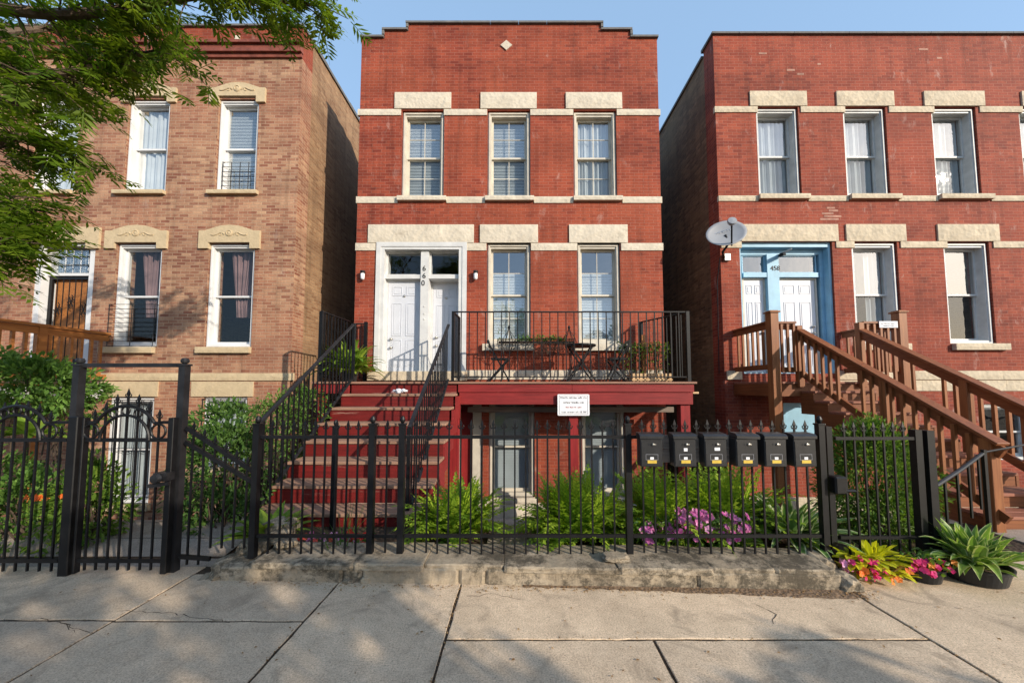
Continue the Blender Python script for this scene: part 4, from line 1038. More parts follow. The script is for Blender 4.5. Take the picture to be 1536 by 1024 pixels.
YF = 3.23
def zf(py): return zat(py, YF)
def xf(px, py=740): return xat(px, py, YF)
def picket_mb(h, t=.0135, style=0):
    k = MB(); k.box(-t/2, t/2, -t/2, t/2, 0, h-.075)
    k.box(-.020, .020, -.006, .006, h-.082, h-.070)
    k.hexa([(-.006, -.005, h-.07), (.006, -.005, h-.07), (.006, .005, h-.07), (-.006, .005, h-.07), (-.013, -.006, h-.045), (.013, -.006, h-.045), (.013, .006, h-.045), (-.013, .006, h-.045)])
    k.hexa([(-.013, -.006, h-.045), (.013, -.006, h-.045), (.013, .006, h-.045), (-.013, .006, h-.045), (-.001, -.001, h), (.001, -.001, h), (.001, .001, h), (-.001, .001, h)])
    for s_ in (-1, 1): k.tube([(s_*.018, 0, h-.076), (s_*.026, 0, h-.062), (s_*.022, 0, h-.05)], .0045, 5)
    return k
def fence_panel(par, x0, x1, y, zr, zb, ztip, z0, sp, jit=.0, rail=.027):
    k = MB(); k.box(x0, x1, y-.014, y+.014, zr-rail/2, zr+rail/2); k.build('rail', M['iron'], par)
    k = MB(); k.box(x0, x1, y-.014, y+.014, zb-rail/2, zb+rail/2); k.build('rail', M['iron'], par)
    o = picket_mb(ztip-z0).build('picket', M['iron'], par)
    n = max(1, round((x1-x0)/sp)-1); locs = [(x0+(x1-x0)*(i+1)/(n+1)+rnd.uniform(-jit, jit), y-.0, z0+rnd.uniform(-.004, .004)) for i in range(n)]
    copies(o, par, locs)
fence = thing('iron_fence', 'long black iron picket fence with spear tips on the stone wall', 'fence', (0, YF, .15))
PXS = [383, 557, 602, 943, 1234]
for px in PXS: post(fence, xf(px), YF, .12, zf(637), .052)
post(fence, xf(424, 740), YF+.9, .0, zat(640, YF+.9), .05)
for a, e in zip(PXS, PXS[1:]): fence_panel(fence, xf(a)+.032, xf(e)-.032, YF, zf(655), zf(803), zf(629), .148, .097, .004)
gateR = thing('iron_gate', 'black iron picket gate between two square posts in front of the large round shrub', 'gate', (xf(1320), 3.28, 0))
post(gateR, xf(1251, 740), 3.27, -.02, zf(640), .05, cap=False); post(gateR, xf(1388, 740), 3.28, -.02, zf(645), .06, cap=False); post(gateR, xf(1404, 740), 3.27, -.02, zf(646), .065, cap=False)
fence_panel(gateR, xf(1262), xf(1382), 3.27, zf(658), zf(808), zf(633), .13, .092, .003)
p = at(1256, 727, 3.2); k = MB(); k.box(p.x-.055, p.x+.05, p.y-.05, p.y+.04, p.z-.07, p.z+.08); k.box(p.x+.03, p.x+.15, p.y-.03, p.y+.02, p.z-.06, p.z-.035); k.build('lock_box', M['iron'], gateR, bevel=.012)
ret = thing('iron_fence', 'short black iron return fence with sloping rail beside the wooden newel', 'fence', (xf(1440), 3.5, 0))
a, e = at(1404, 728, 3.3), at(1476, 678, 3.8)
k = MB(); k.tube([a, a.lerp(e, .5)+Vector((0, 0, -.01)), e], .017, 8); k.build('rail', M['iron_grey'], ret)
k = MB(); k.tube([e, at(1536, 667, 3.75), at(1640, 660, 3.75)], .010, 6); k.build('cable', M['iron_grey'], ret)
k = MB(); k.box(-.008, .008, -.008, .008, 0, .55); o = k.build('picket', M['iron'], ret)
copies(o, ret, [a.lerp(e, t)+Vector((0, .01, -.54)) for t in (.18, .42, .66, .88)])
post(ret, e.x-.03, e.y-.02, .0, e.z+.03, .03, cap=False)

# arched gate at the left
YG = 3.18
def xg(px, py=740): return xat(px, py, YG)
def zg(py): return zat(py, YG)
fl = thing('iron_fence', 'black iron fence panel with a low arch at the far left', 'fence', (xg(50), YG, 0))
gate = thing('iron_gate', 'black iron pedestrian gate topped by a ringed arch and spear tips', 'gate', (xg(185), YG, 0))
over = thing('gate_frame', 'tall black iron gate portal with ball finials over the arched gate', 'gate frame', (xg(195), YG+.09, 0))
def ring(k, cx, cz, r, y, t=.011, a0=0, a1=360, n=28): k.tube([(cx+r*math.cos(R(a0+(a1-a0)*i/n)), y, cz+r*math.sin(R(a0+(a1-a0)*i/n))) for i in range(n+1)], t, 7)
def arch_panel(par, x0, x1, cx, ro, ri, locs, tips, zb0):
    zc_ = zg(659.5)
    k = MB(); k.box(x0, x1, YG-.012, YG+.012, zc_-.016, zc_+.016); k.build('rail', M['iron'], par)
    k = MB(); k.box(x0, x1, YG-.012, YG+.012, zg(840)-.017, zg(840)+.017); k.build('rail', M['iron'], par)
    k = MB(); k.box(x0, cx-ro, YG-.011, YG+.011, zc_+.14, zc_+.165); k.box(cx+ro, x1, YG-.011, YG+.011, zc_+.14, zc_+.165); k.build('rail', M['iron'], par)
    k = MB(); ring(k, cx, zc_, ro, YG-.014, .014, 30, 150); 
    for s_ in (-1, 1): k.tube([(cx+s_*ro*math.cos(R(30)), YG-.014, zc_+ro*.5), (cx+s_*(ro+.005), YG-.014, zc_+.15)], .013, 7)
    ring(k, cx, zc_, ri, YG-.014, .012, 0, 180)
    for a in (65, 90, 115): ring(k, cx+(ro+ri)/2*math.cos(R(a)), zc_+(ro+ri)/2*math.sin(R(a)), (ro-ri)/2-.006, YG-.014, .007)
    for s_ in (-1, 1): ring(k, cx+s_*(ro+.0), zc_+.075, .062, YG-.014, .009)
    k.build('arch', M['iron'], par)
    for x, z in zip(locs, tips): o = picket_mb(z-zb0, .0135).build('picket', M['iron'], par, org=(x, YG, zb0)) if False else None
    for x, z in zip(locs, tips):
        m_ = picket_mb(z-zb0, .0135); m_.v = [v+Vector((x, YG, zb0)) for v in m_.v]; m_.build('picket', M['iron'], par)
gx0, gx1 = xg(118), xg(249); sp = (gx1-gx0)/8
cxg = xg(188.5, 659)
locs = [gx0+sp*i for i in range(1, 8)]
zc_ = zg(659.5)
tips = [zc_+.27, zc_+.33, zc_+.40, zc_+.45, zc_+.40, zc_+.33, zc_+.27]
arch_panel(gate, gx0, gx1, (gx0+gx1)/2, .295, .215, locs, tips, .04)
for px, w in ((122, .02), (254, .05)): x = xg(px); k = MB(); k.box(x-w/2, x+w/2, YG-.025, YG+.025, .015, zg(626)); k.build('stile', M['iron'], gate, bevel=.004)
p = at(245, 717, YG-.05); k = MB(); k.box(p.x-.06, p.x+.05, p.y-.03, p.y+.05, p.z-.02, p.z+.05); k.lathe([(0, .05), (.035, .045), (.045, .02), (.035, 0)], p+Vector((-.01, -.03, .01)), 12, Matrix.Rotation(R(90), 3, 'X'))
k.bar(p+Vector((-.09, -.04, -.055)), p+Vector((.06, -.01, -.04)), .02, .03); k.build('lock', M['iron_grey'], gate, bevel=.006)
x = xg(107); k = MB(); k.box(x-.042, x+.042, YG-.03, YG+.03, -.02, zg(624)); k.build('post', M['iron'], fl, bevel=.006)
lx0, lx1 = xg(-130), xg(96); sp = .103; n = int((lx1-lx0)/sp)
cl_ = xg(26, 659); locs = [lx1-sp*(i+.6) for i in range(n)]
tips = [zc_+.02+ (.33*math.sqrt(max(0, 1-((x-cl_)/.4)**2)) if abs(x-cl_) < .4 else .12) for x in locs]
arch_panel(fl, lx0, lx1, cl_, .295, .215, locs, tips, .03)
for px in (117, 275):
    y = YG+.06; x = xat(px, 590, y); w = .058
    k = MB(); k.box(x-w/2, x+w/2, y-w/2, y+w/2, -.02, zg(548)); k.box(x-w*.64, x+w*.64, y-w*.64, y+w*.64, zg(548), zg(545)); k.lathe([(.012, 0), (.03, .012), (.034, .03), (.024, .05), (0, .056)], (x, y, zg(545)), 12)
    k.build('post', M['iron_grey'], over, bevel=.0)
k = MB(); k.box(xat(117, 590, YG+.06)+.030, xat(275, 590, YG+.06)-.030, YG+.046, YG+.074, zg(550), zg(545)+.005); k.build('crossbar', M['iron_grey'], over)
slp = thing('iron_fence', 'short black iron fence panel with sloping top rails between gate portal and stone wall', 'fence', (xf(330), YF, 0))
xa, xb = xat(279, 650, YF), xat(381, 707, YF)
for dz_, nm in ((0, 'rail'), (-.125, 'rail')):
    k = MB(); k.bar((xa, YF, zg(642)+dz_), (xb, YF, zf(707)+dz_*.75), .024, .034); k.build(nm, M['iron'], slp)
k = MB(); k.bar((xa, YF, .13), (xb-.35, YF, .11), .024, .034); k.build('rail', M['iron'], slp)
for i in range(6):
    t = (i+.7)/6.3; x = xa+(xb-xa)*t; zt_ = zg(642)+(zf(707)-zg(642))*t
    z0_ = .06 if i < 2 else .2
    m_ = picket_mb(zt_+.10-z0_, .0135); m_.v = [v+Vector((x, YF, z0_)) for v in m_.v]; m_.build('picket', M['iron'], slp)

# mailboxes on their board
bx0, bx1 = xat(958, 672, 3.17), xat(1222, 672, 3.17)
k = MB(); zc2 = zat(673, 3.17)
k.box(bx0, bx1, 3.165, 3.19, zc2-.0, zat(652.5, 3.17)); k.box(bx0, bx1, 3.165, 3.19, zat(693, 3.17), zc2-.005)
o = k.build('mounting_board', M['greywood'], None, org=((bx0+bx1)/2, 3.19, zc2)); tag(o, 'grey weathered boards on the fence carrying the row of mailboxes', 'board')
mbx = [(978.5, 677), (1029, 677), (1075, 677), (1121.5, 677), (1164.5, 677), (1209.5, 677)]
labs = ['black mailbox with yellow label next to the fence post, apart from the rest', 'black mailbox with a white sticker high under its lock, second from the fence post', 'black mailbox with two stickers one above the other, third from the fence post', 'black mailbox with its lid slightly crooked, fourth from the fence post', 'black mailbox with framed white sticker, between the crooked one and the gate end', 'black mailbox closest to the gate post by the round shrub']
def mailbox(loc, label):
    t = thing('mailbox', label, 'mailbox', loc, 'mailboxes on the fence'); o = Vector(loc); w, h, d = .185, .262, .10
    k = MB(); k.box(o.x-w/2, o.x+w/2, o.y-d, o.y, o.z, o.z+h-.03); k.build('body', M['mailbox'], t, bevel=.004)
    k = MB(); k.box(o.x-w/2+.008, o.x+w/2-.008, o.y-d-.004, o.y-d-.0005, o.z+.01, o.z+h-.05); k.build('door', M['mailbox'], t)
    k = MB(); P = [(0, .0), (-d-.012, -.0), (-d-.012, .022), (-d+.01, .038), (0, .045)]
    b = len(k.v)
    for sx in (-1, 1):
        for y, z in P: k.v.append(o+Vector((sx*(w/2+.006), y, h-.029+z)))
    k.face([b+i for i in range(5)]); k.face([b+5+i for i in reversed(range(5))])
    for i in range(5): j = (i+1) % 5; k.face([b+j, b+i, b+5+i, b+5+j])
    ld = k.build('lid', M['mailbox'], t)
    k = MB(); k.lathe([(0, .012), (.009, .01), (.011, 0)], o+Vector((.012, -d-.004, h-.075)), 10, Matrix.Rotation(R(90), 3, 'X')); k.box(o.x+.02, o.x+.036, o.y-d-.010, o.y-d-.004, o.z+h-.08, o.z+h-.07); k.build('lock', M['metal'], t)
    k = MB(); k.box(o.x-.026, o.x-.010, o.y-d-.006, o.y-d-.004, o.z+h-.084, o.z+h-.066); k.build('keyhole', M['tub'], t)
    k = MB(); k.box(o.x-.036, o.x+.040, o.y-d-.0065, o.y-d-.0045, o.z+.030, o.z+.056); k.build('label_plate', M['yellow'], t)
    k = MB(); k.box(o.x-.014, o.x+.016, o.y-d-.0065, o.y-d-.0045, o.z+.062, o.z+.082); k.build('sticker', M['paper'], t)
    k = MB(); k.frame(o.x-.05, o.x+.052, o.y-d-.0055, o.y-d-.0042, o.z+.058, o.z+.105, .003); k.build('label_holder', M['inkgrey'], t)
    return t
boxes = []
proto = None
for (px, py), lb in zip(mbx, labs):
    c = at(px, 700, 3.06); loc = Vector((c.x, 3.163, zat(700, 3.06)))
    if proto is None: t = proto = mailbox(loc, lb)
    else:
        t = proto.copy(); COL.objects.link(t); t.location = loc; t['label'] = lb; ORG[t.name] = loc
        for ch in proto.children: c2 = ch.copy(); COL.objects.link(c2); c2.parent = t
    t.rotation_euler = (0, R(rnd.uniform(-.8, .8)), R(rnd.uniform(-2, 2)))
    boxes.append(t)
for i, (dz, w) in ((1, (.13, .03)), (2, (.135, .045))):
    o = ORG[boxes[i].name]; k = MB(); k.box(o.x-.012, o.x-.012+w, o.y-.1065, o.y-.1045, o.z+dz, o.z+dz+.026); k.build('sticker', M['paper'], boxes[i])
for c in boxes[3].children:
    if c.name.startswith('lid'): c.rotation_euler = (0, R(2.2), 0)
# ================================================================== PLANTS
UP = Vector((0, 0, 1))
def rdir(el0=-90, el1=90):
    a = rnd.uniform(0, 2*math.pi); e = R(rnd.uniform(el0, el1)); return Vector((math.cos(a)*math.cos(e), math.sin(a)*math.cos(e), math.sin(e)))
def strap(k, p, d, L_, W, seg=5, droop=1.0, fold=.25, prof=None, side=None):
    """a leaf: arching blade from p along d, folded along its midrib; uv.x across, uv.y along"""
    p = Vector(p); d = Vector(d).normalized(); k.cr = min(1, max(0, rnd.gauss(.5, .27)))
    prof = prof or (lambda t: math.sin(math.pi*min(1, .12+.88*t)**.8)); pts = []; st = L_/seg
    s_ = (side or d.cross(UP)); s_ = s_.normalized() if s_.length > 1e-3 else Vector((1, 0, 0))
    b = len(k.v)
    for i in range(seg+1):
        t = i/seg; w = W*max(.02, prof(t))/2; nrm = s_.cross(d).normalized()
        for u in (-1, 0, 1): k.v.append(p+s_*u*w+nrm*abs(u)*w*fold)
        p = p+d*st; d = (d-UP*droop*st*(.4+1.2*t)).normalized()
    for i in range(seg):
        for j in range(2):
            q = b+i*3+j; k.face([q, q+1, q+4, q+3], [(j*.5, i/seg), (j*.5+.5, i/seg), (j*.5+.5, (i+1)/seg), (j*.5, (i+1)/seg)])
ov = lambda t: max(.05, math.sin(math.pi*min(1, t*.93+.05))**.75)       # oval leaf
lan = lambda t: max(.04, (1-t)**.7*min(1, t*5+.25))                    # lance leaf
def small_leaf(k, p, d, L_, W):
    d = d.normalized(); s_ = d.cross(rdir()); s_ = s_.normalized() if s_.length > 1e-3 else Vector((1, 0, 0)); n = s_.cross(d)
    k.cr = min(1, max(0, rnd.gauss(.5, .28))); p = Vector(p); m_ = p+d*L_*.5-n*W*.12; t = p+d*L_-UP*L_*.12
    k.poly([p, m_+s_*W/2+n*W*.22, t, m_], [(.5, 0), (1, .5), (.5, 1), (.5, .5)]); k.poly([p, m_, t, m_-s_*W/2+n*W*.22], [(.5, 0), (.5, .5), (.5, 1), (0, .5)])
def frond(k, p, d, L_, pairs, lw, ll, droop=1.1):
    p = Vector(p); d = Vector(d).normalized(); st = L_/pairs; s0 = d.cross(UP).normalized(); tone = rnd.gauss(.5, .22)
    for i in range(pairs+1):
        t = i/pairs; q = p+d*st; d2 = (d-UP*droop*st*(.3+1.3*t)).normalized()
        w = .004*(1-t)+.001; k.cr = max(0, min(1, tone-.1)); k.poly([p-s0*w, p+s0*w, q+s0*w, q-s0*w])
        if t > .08:
            ln = ll*math.sin(math.pi*min(1, .18+.82*t))**.9
            for sg in (-1, 1):
                ld = (s0*sg*.9+d*.55+UP*rnd.uniform(-.15, .25)).normalized(); k.cr = max(0, min(1, tone+rnd.gauss(0, .13)))
                e = p+ld*ln; c = p+ld*ln*rnd.uniform(.38, .52)+UP*rnd.uniform(-.1, .1)*ln; a = d*lw*rnd.uniform(.35, .62)
                k.poly([p-a*.4, c-a, e-UP*ln*.15, c+a], [(.5, 0), (0, .5), (.5, 1), (1, .5)])
        p, d = q, d2
def plant(name, label, cat, loc, group=None): return thing(name, label, cat, loc, group)
def fern(loc, label, n=60, L_=.55, spread=.12, mt='fern', ll=.105):
    t = plant('fern', label, 'fern', loc, 'bright green ferns behind the fence'); k = MB()
    for i in range(n):
        a = rnd.uniform(0, 6.283); e = R(rnd.uniform(12, 88)); r = rnd.uniform(0, spread)
        p = Vector(loc)+Vector((math.cos(a)*r, math.sin(a)*r*.7, rnd.uniform(0, .14)))
        frond(k, p, (math.cos(a)*math.cos(e), math.sin(a)*math.cos(e), math.sin(e)), L_*rnd.uniform(.6, 1.1), 14, .050, ll*rnd.uniform(.7, 1.1), rnd.uniform(1.5, 2.8))
    k.build('foliage', M[mt], t); return t
def hosta(loc, label, n=40, L_=.3, W=.1, mt='hosta', el=(15, 75), droop=2.6, spread=.07, name='hosta', prof=None, cat='hosta plant', group=None, stem=.0):
    t = plant(name, label, cat, loc, group); k = MB()
    for i in range(n):
        a = rnd.uniform(0, 6.283); e = R(rnd.uniform(*el)); r = rnd.uniform(0, spread)
        d = Vector((math.cos(a)*math.cos(e), math.sin(a)*math.cos(e), math.sin(e)))
        strap(k, Vector(loc)+Vector((math.cos(a)*r, math.sin(a)*r, 0))+d*stem*rnd.random(), d, L_*rnd.uniform(.6, 1.15), W*rnd.uniform(.7, 1.15), 6, droop*rnd.uniform(.6, 1.3), .3, prof)
    k.build('foliage', M[mt], t); return t
def shrub(label, blobs, n, mt, leaf=(.05, .022), name='shrub', cat='shrub', loc=None, mt2=None, shell=.55):
    c0 = blobs[0][0]; loc = loc or (c0[0], c0[1], gz(c0[1])); t = plant(name, label, cat, loc); k = MB()
    vol = [b[1][0]*b[1][1]*b[1][2] for b in blobs]; tot = sum(vol)
    for (c, r), v in zip(blobs, vol):
        c = Vector(c); m_ = int(n*v/tot); sd_ = rnd.uniform(0, 50)
        cl_ = [rdir(-50, 90)*rnd.uniform(.6, 1.0) for _ in range(max(8, int(m_/45)))]
        for i in range(m_):
            if rnd.random() < .7:
                b = rnd.choice(cl_); d = (b+rdir()*rnd.uniform(0, .3)); 
            else: d = rdir(-70, 90)*(shell+(1-shell)*rnd.random()**.5)
            p = c+Vector((d.x*r[0], d.y*r[1], d.z*r[2]))
            if p.z < gz(p.y): continue
            s_ = rnd.uniform(.65, 1.25); small_leaf(k, p, d+rdir()*.8+Vector((0, 0, .25)), leaf[0]*s_, leaf[1]*s_)
    k.build('foliage', M[mt], t)
    k = MB(); base = Vector(loc)
    for (c, r) in blobs:
        c = Vector(c)
        for i in range(7):
            e = c+Vector((rnd.uniform(-.7, .7)*r[0], rnd.uniform(-.7, .7)*r[1], rnd.uniform(-.2, .7)*r[2])); b = Vector((c.x+rnd.uniform(-.2, .2)*r[0], c.y+rnd.uniform(-.2, .2)*r[1], gz(c.y)-.05))
            k.tube([b, b.lerp(e, .5)+rdir()*.05, e], [.012, .009, .003], 5)
    k.build('stem', M['twig'], t); return t
def flowers(par, c, r, n, mt, size=.028, name='flower'):
    c = Vector(c); protos = []
    for i in range(n):
        p = c+Vector((rnd.uniform(-1, 1)*r[0], rnd.uniform(-1, .7)*r[1], rnd.uniform(0, 1)*r[2])); nrm = (Vector((rnd.gauss(0, .45), -.8, .55))+rdir()*.4).normalized()
        q_ = nrm.to_track_quat('Z', 'Y') @ Matrix.Rotation(rnd.uniform(0, 6.28), 3, 'Z').to_quaternion()
        if len(protos) < 5:
            k = MB(); tone = rnd.random()
            for q in range(5):
                t = 2*math.pi*(q+rnd.uniform(-.12, .12))/5; u = Vector((math.cos(t), math.sin(t), 0)); w = Vector((-u.y, u.x, 0)); k.cr = max(0, min(1, tone+rnd.gauss(0, .2))); s_ = size*rnd.uniform(.85, 1.15); z = Vector((0, 0, 1))
                k.poly([z*0, u*s_*.6+w*s_*.45+z*.2*s_, u*s_*1.0+z*rnd.uniform(-.1, .25)*s_, u*s_*.6-w*s_*.45+z*.2*s_])
            o = k.build(name, M[mt], par, org=(0, 0, 0)); protos.append(o)
        else:
            o = rnd.choice(protos).copy(); COL.objects.link(o); o.parent = par
        o.location = p-ORG[par.name]; o.rotation_mode = 'QUATERNION'; o.rotation_quaternion = q_; o.scale = [rnd.uniform(.75, 1.25)]*3

# ferns along the middle house's bed
def bed(px, Y): return Vector((xat(px, 780, Y), Y, gz(Y)+.0))
fern(bed(686, 3.85), 'bright green fern beside the foot of the red stairs', 140, .58, .17)
fern(bed(868, 3.9), 'widest bright green fern, in front of the middle basement windows', 220, .62, .30)
fern(bed(990, 3.95), 'bright green fern behind the two mailboxes nearest the fence post', 130, .74, .20)
fern(bed(1090, 3.98), 'bright green fern behind the middle mailboxes above the pink flowers', 170, .76, .26)
hosta(bed(1183, 3.65)+Vector((0, 0, .12)), 'broad hosta with pale edged leaves behind the fence near the gate', 95, .44, .10, 'hosta_var', (15, 80), 2.6, .18)
hosta(bed(1088, 3.6)+Vector((0, 0, .05)), 'small hosta with cream edged drooping leaves among the pink flowers', 40, .36, .085, 'hosta_edge', (20, 80), 2.8, .10)
hosta(bed(1215, 3.55)+Vector((0, 0, .02)), 'low pale green hosta at the end of the bed by the gate post', 26, .2, .06, 'hosta_edge', (15, 65), 2.8, .06)
hosta(bed(403, 3.62)+Vector((0, 0, .12)), 'lime green hosta behind the fence at the foot of the left handrail', 46, .36, .11, 'hosta_lime', (15, 60), 2.2, .10)
hosta(bed(515, 3.5)+Vector((0, 0, .1)), 'thin grassy plant in front of the lowest red steps', 40, .34, .010, 'shrub_mid', (40, 85), 2.2, .2, 'grass_clump', lan, 'plant')
t = plant('flower_clump', 'low row of red and pink flowers at the foot of the red stairs', 'flowers', bed(480, 3.55))
c = bed(480, 3.55)+Vector((0, 0, .08)); flowers(t, c, (.45, .08, .10), 26, 'red', .035); flowers(t, c+Vector((.1, 0, .02)), (.3, .06, .08), 16, 'pink', .03, 'pink_flower')
k = MB()
for i in range(90): p = c+Vector((rnd.uniform(-.5, .5), rnd.uniform(-.1, .1), rnd.uniform(-.06, .06))); small_leaf(k, p, rdir(0, 80), .07, .04)
k.build('foliage', M['shrub_mid'], t)
t = plant('flower_clump', 'bank of pink impatiens flowers in front of the ferns', 'flowers', bed(1040, 3.5))
c = bed(1040, 3.5)+Vector((0, 0, .16))
k = MB()
for i in range(620): p = c+Vector((rnd.uniform(-.52, .5), rnd.uniform(-.1, .14), rnd.uniform(-.14, .16))); small_leaf(k, p, rdir(-10, 80), .06, .038)
k.build('foliage', M['shrub_mid'], t)
c = c+Vector((0, -.03, .02))
flowers(t, c, (.5, .12, .12), 62, 'pink', .034); flowers(t, c+Vector((-.05, -.02, .12)), (.15, .08, .14), 28, 'pink', .037); flowers(t, c+Vector((.37, 0, .08)), (.1, .06, .14), 10, 'pink', .034); flowers(t, c+Vector((.2, -.03, -.03)), (.3, .06, .06), 6, 'magenta', .036)
# pots by the pavement on the right
tub = thing('planter_tub', 'shallow black plastic tub holding the striped hosta at the right', 'planter', (3.83, 3.13, .003))
k = MB(); k.lathe([(0, .004), (.185, .004), (.19, .012), (.215, .115), (.228, .117), (.23, .135), (.218, .137), (.206, .12), (.2, .10), (0, .10)], (3.83, 3.13, .003), 36); k.build('tub', M['tub'], tub)
k = MB(); k.lathe([(0, .109), (.198, .105)], (3.83, 3.13, .003), 24); k.build('potting_soil', M['soil'], tub)
hosta((3.85, 3.13, .115), 'large fresh green hosta with pale edged drooping leaves in the black tub', 115, .36, .088, 'hosta_edge', (15, 85), 4.0, .12)
t = plant('coleus', 'yellow leaved coleus with trailing leaves at the end of the stone wall', 'coleus', (3.02, 3.15, .0))
k = MB()
for i in range(190):
    a = rnd.uniform(0, 6.283); e = R(rnd.uniform(0, 75)); r = rnd.uniform(0, .22)
    strap(k, (3.02+math.cos(a)*r*1.3, 3.15+math.sin(a)*r*.6, .03+rnd.uniform(0, .16)), (math.cos(a)*math.cos(e), math.sin(a)*math.cos(e)-.35, math.sin(e)*.8), rnd.uniform(.07, .14), .052, 4, 9, .15, ov)
k.build('foliage', M['coleus'], t)
k = MB()
for i in range(60):
    a = rnd.uniform(0, 6.283); e = R(rnd.uniform(0, 70)); r = rnd.uniform(0, .2)
    strap(k, (2.94+math.cos(a)*r*1.2, 3.10+math.sin(a)*r*.6, .03+rnd.uniform(0, .1)), (math.cos(a)*math.cos(e), math.sin(a)*math.cos(e)-.2, math.sin(e)), rnd.uniform(.06, .11), .05, 4, 5, .25, ov)
k.build('bronze_foliage', M['coleus2'], t)
flowers(t, (2.88, 3.03, .06), (.12, .05, .14), 16, 'magenta', .026); flowers(t, (2.95, 3.0, .04), (.2, .05, .1), 9, 'orange', .026, 'orange_flower'); flowers(t, (2.77, 3.1, .06), (.06, .06, .12), 8, 'pink', .028, 'pink_flower')
fp = thing('flower_pot', 'small dark pot of pink and orange flowers between the yellow coleus and the black tub', 'flower pot', (3.40, 3.12, .003))
k = MB(); k.lathe([(0, .003), (.11, .003), (.135, .10), (.14, .10), (.14, .115), (.125, .115), (.12, .09), (0, .09)], (3.40, 3.12, .003), 24); k.build('pot', M['tub'], fp)
k = MB()
for i in range(120):
    a = rnd.uniform(0, 6.283); r = rnd.uniform(0, .17); small_leaf(k, (3.40+math.cos(a)*r, 3.10+math.sin(a)*r*.7, .09+rnd.uniform(0, .09)), rdir(-10, 70), .065, .035)
k.build('foliage', M['hosta'], fp)
flowers(fp, (3.37, 3.03, .10), (.16, .07, .10), 18, 'magenta', .028, 'magenta_flower'); flowers(fp, (3.44, 3.03, .09), (.14, .06, .1), 14, 'orange', .028, 'orange_flower')
rock((3.62, 3.2, .05), (.06, .06, .07), 21, 'garden_stone', 'path', None)
o = bpy.data.objects['garden_stone']; tag(o, 'small grey concrete block beside the black tub', 'stone')

# shrubs
def ctr(px, py, Y): return tuple(at(px, py, Y))
shrub('large dense round shrub with fine glossy leaves behind the right iron gate', [(ctr(1312, 735, 3.95), (.56, .45, .66)), (ctr(1300, 680, 4.0), (.36, .34, .36)), (ctr(1335, 790, 3.85), (.42, .35, .35))], 13000, 'shrub_lite', (.058, .020))
shrub('dark green leafy shrub filling the corner beside the left handrail of the red stairs', [(ctr(335, 715, 4.4), (.55, .42, .62)), (ctr(345, 650, 4.7), (.5, .4, .38)), (ctr(330, 775, 4.1), (.45, .3, .3))], 5200, 'shrub', (.07, .032))
shrub('bushy yellow green shrub climbing behind the handrail below the porch platform', [(ctr(418, 645, 5.6), (.55, .4, .55)), (ctr(455, 620, 5.9), (.45, .35, .4)), (ctr(395, 690, 5.2), (.45, .4, .5))], 3600, 'shrub_mid', (.065, .026))
shrub('mid green bush with lance leaves just behind the arched gate', [(ctr(140, 760, 3.75), (.30, .3, .42)), (ctr(112, 790, 3.7), (.3, .3, .35))], 2600, 'shrub_lite', (.09, .03))
shrub('spreading dark shrub below the cedar rail at the far left', [(ctr(50, 585, 5.0), (.85, .5, .40)), (ctr(-40, 570, 4.9), (.8, .5, .45)), (ctr(105, 610, 5.2), (.42, .4, .45))], 5000, 'shrub_mid', (.10, .042))
shrub('low leafy plants with a few orange blooms behind the far left fence', [(ctr(40, 770, 3.8), (.55, .4, .42)), (ctr(-50, 740, 3.9), (.6, .4, .5))], 3000, 'shrub_mid', (.075, .038))
t = bpy.data.objects[[o.name for o in bpy.data.objects if o.get('label', '').startswith('low leafy plants')][0]]
flowers(t, at(75, 748, 3.5), (.2, .05, .05), 7, 'orange', .03)
hosta(at(45, 650, 4.2), 'pale green whorled plant among the dark shrubs at the far left', 34, .34, .085, 'hosta_lime', (-10, 50), 1.6, .12, 'leafy_plant', ov, 'plant')
hosta((-3.3, 7.1, ZD+.16), 'bushy bright green potted plant on the landing left of the white doors', 120, .66, .12, 'hosta_lime', (20, 86), 2.6, .16, 'potted_plant', ov, 'plant')
o = bpy.data.objects['potted_plant']; k = MB(); k.lathe([(0, 0), (.13, 0), (.16, .2), (.17, .2), (.17, .22), (.15, .22), (.14, .18), (0, .18)], (-3.3, 7.1, ZD), 20); k.build('pot', M['tub'], o)
# porch planters
tr_ = thing('planter_stand', 'long wire planter stand with trailing greenery and two iron finials on the porch', 'planter', (.42, 7.5, ZD))
k = MB()
for z in (.80, .90):
    k.tube([(-.4, 7.42, ZD+z), (1.22, 7.42, ZD+z)], .008, 6); k.tube([(-.4, 7.62, ZD+z), (1.22, 7.62, ZD+z)], .008, 6)
for i in range(14): x = -.4+1.62*i/13; k.tube([(x, 7.42, ZD+.90), (x, 7.44, ZD+.80), (x, 7.6, ZD+.80), (x, 7.62, ZD+.90)], .005, 5)
k.build('basket', M['iron'], tr_)
k = MB(); k.box(-.38, 1.2, 7.47, 7.57, ZD+.81, ZD+.86); k.build('liner', M['twig'], tr_)
for x in (-.3, 1.1):
    for y in (7.44, 7.6): k = MB(); k.tube([(x, y, ZD+.80), (x+.05, y, ZD+.4), (x-.03, y, ZD)], .010, 6); k.build('leg', M['iron'], tr_)
for x in (-.16, 1.1):
    k = MB()
    for q in range(6):
        a = q*math.pi/3; k.tube([(x+.16*math.cos(a)*w, 7.5+.1*math.sin(a)*w, ZD+.70+z) for w, z in ((.2, -.1), (.75, .02), (1, .12), (.7, .24), (.2, .36), (.05, .42))], .006, 5)
    k.lathe([(0, .40), (.02, .42), (.03, .45), (.015, .48), (0, .5)], (x, 7.5, ZD+.7), 8); k.build('finial', M['iron'], tr_)
k = MB()
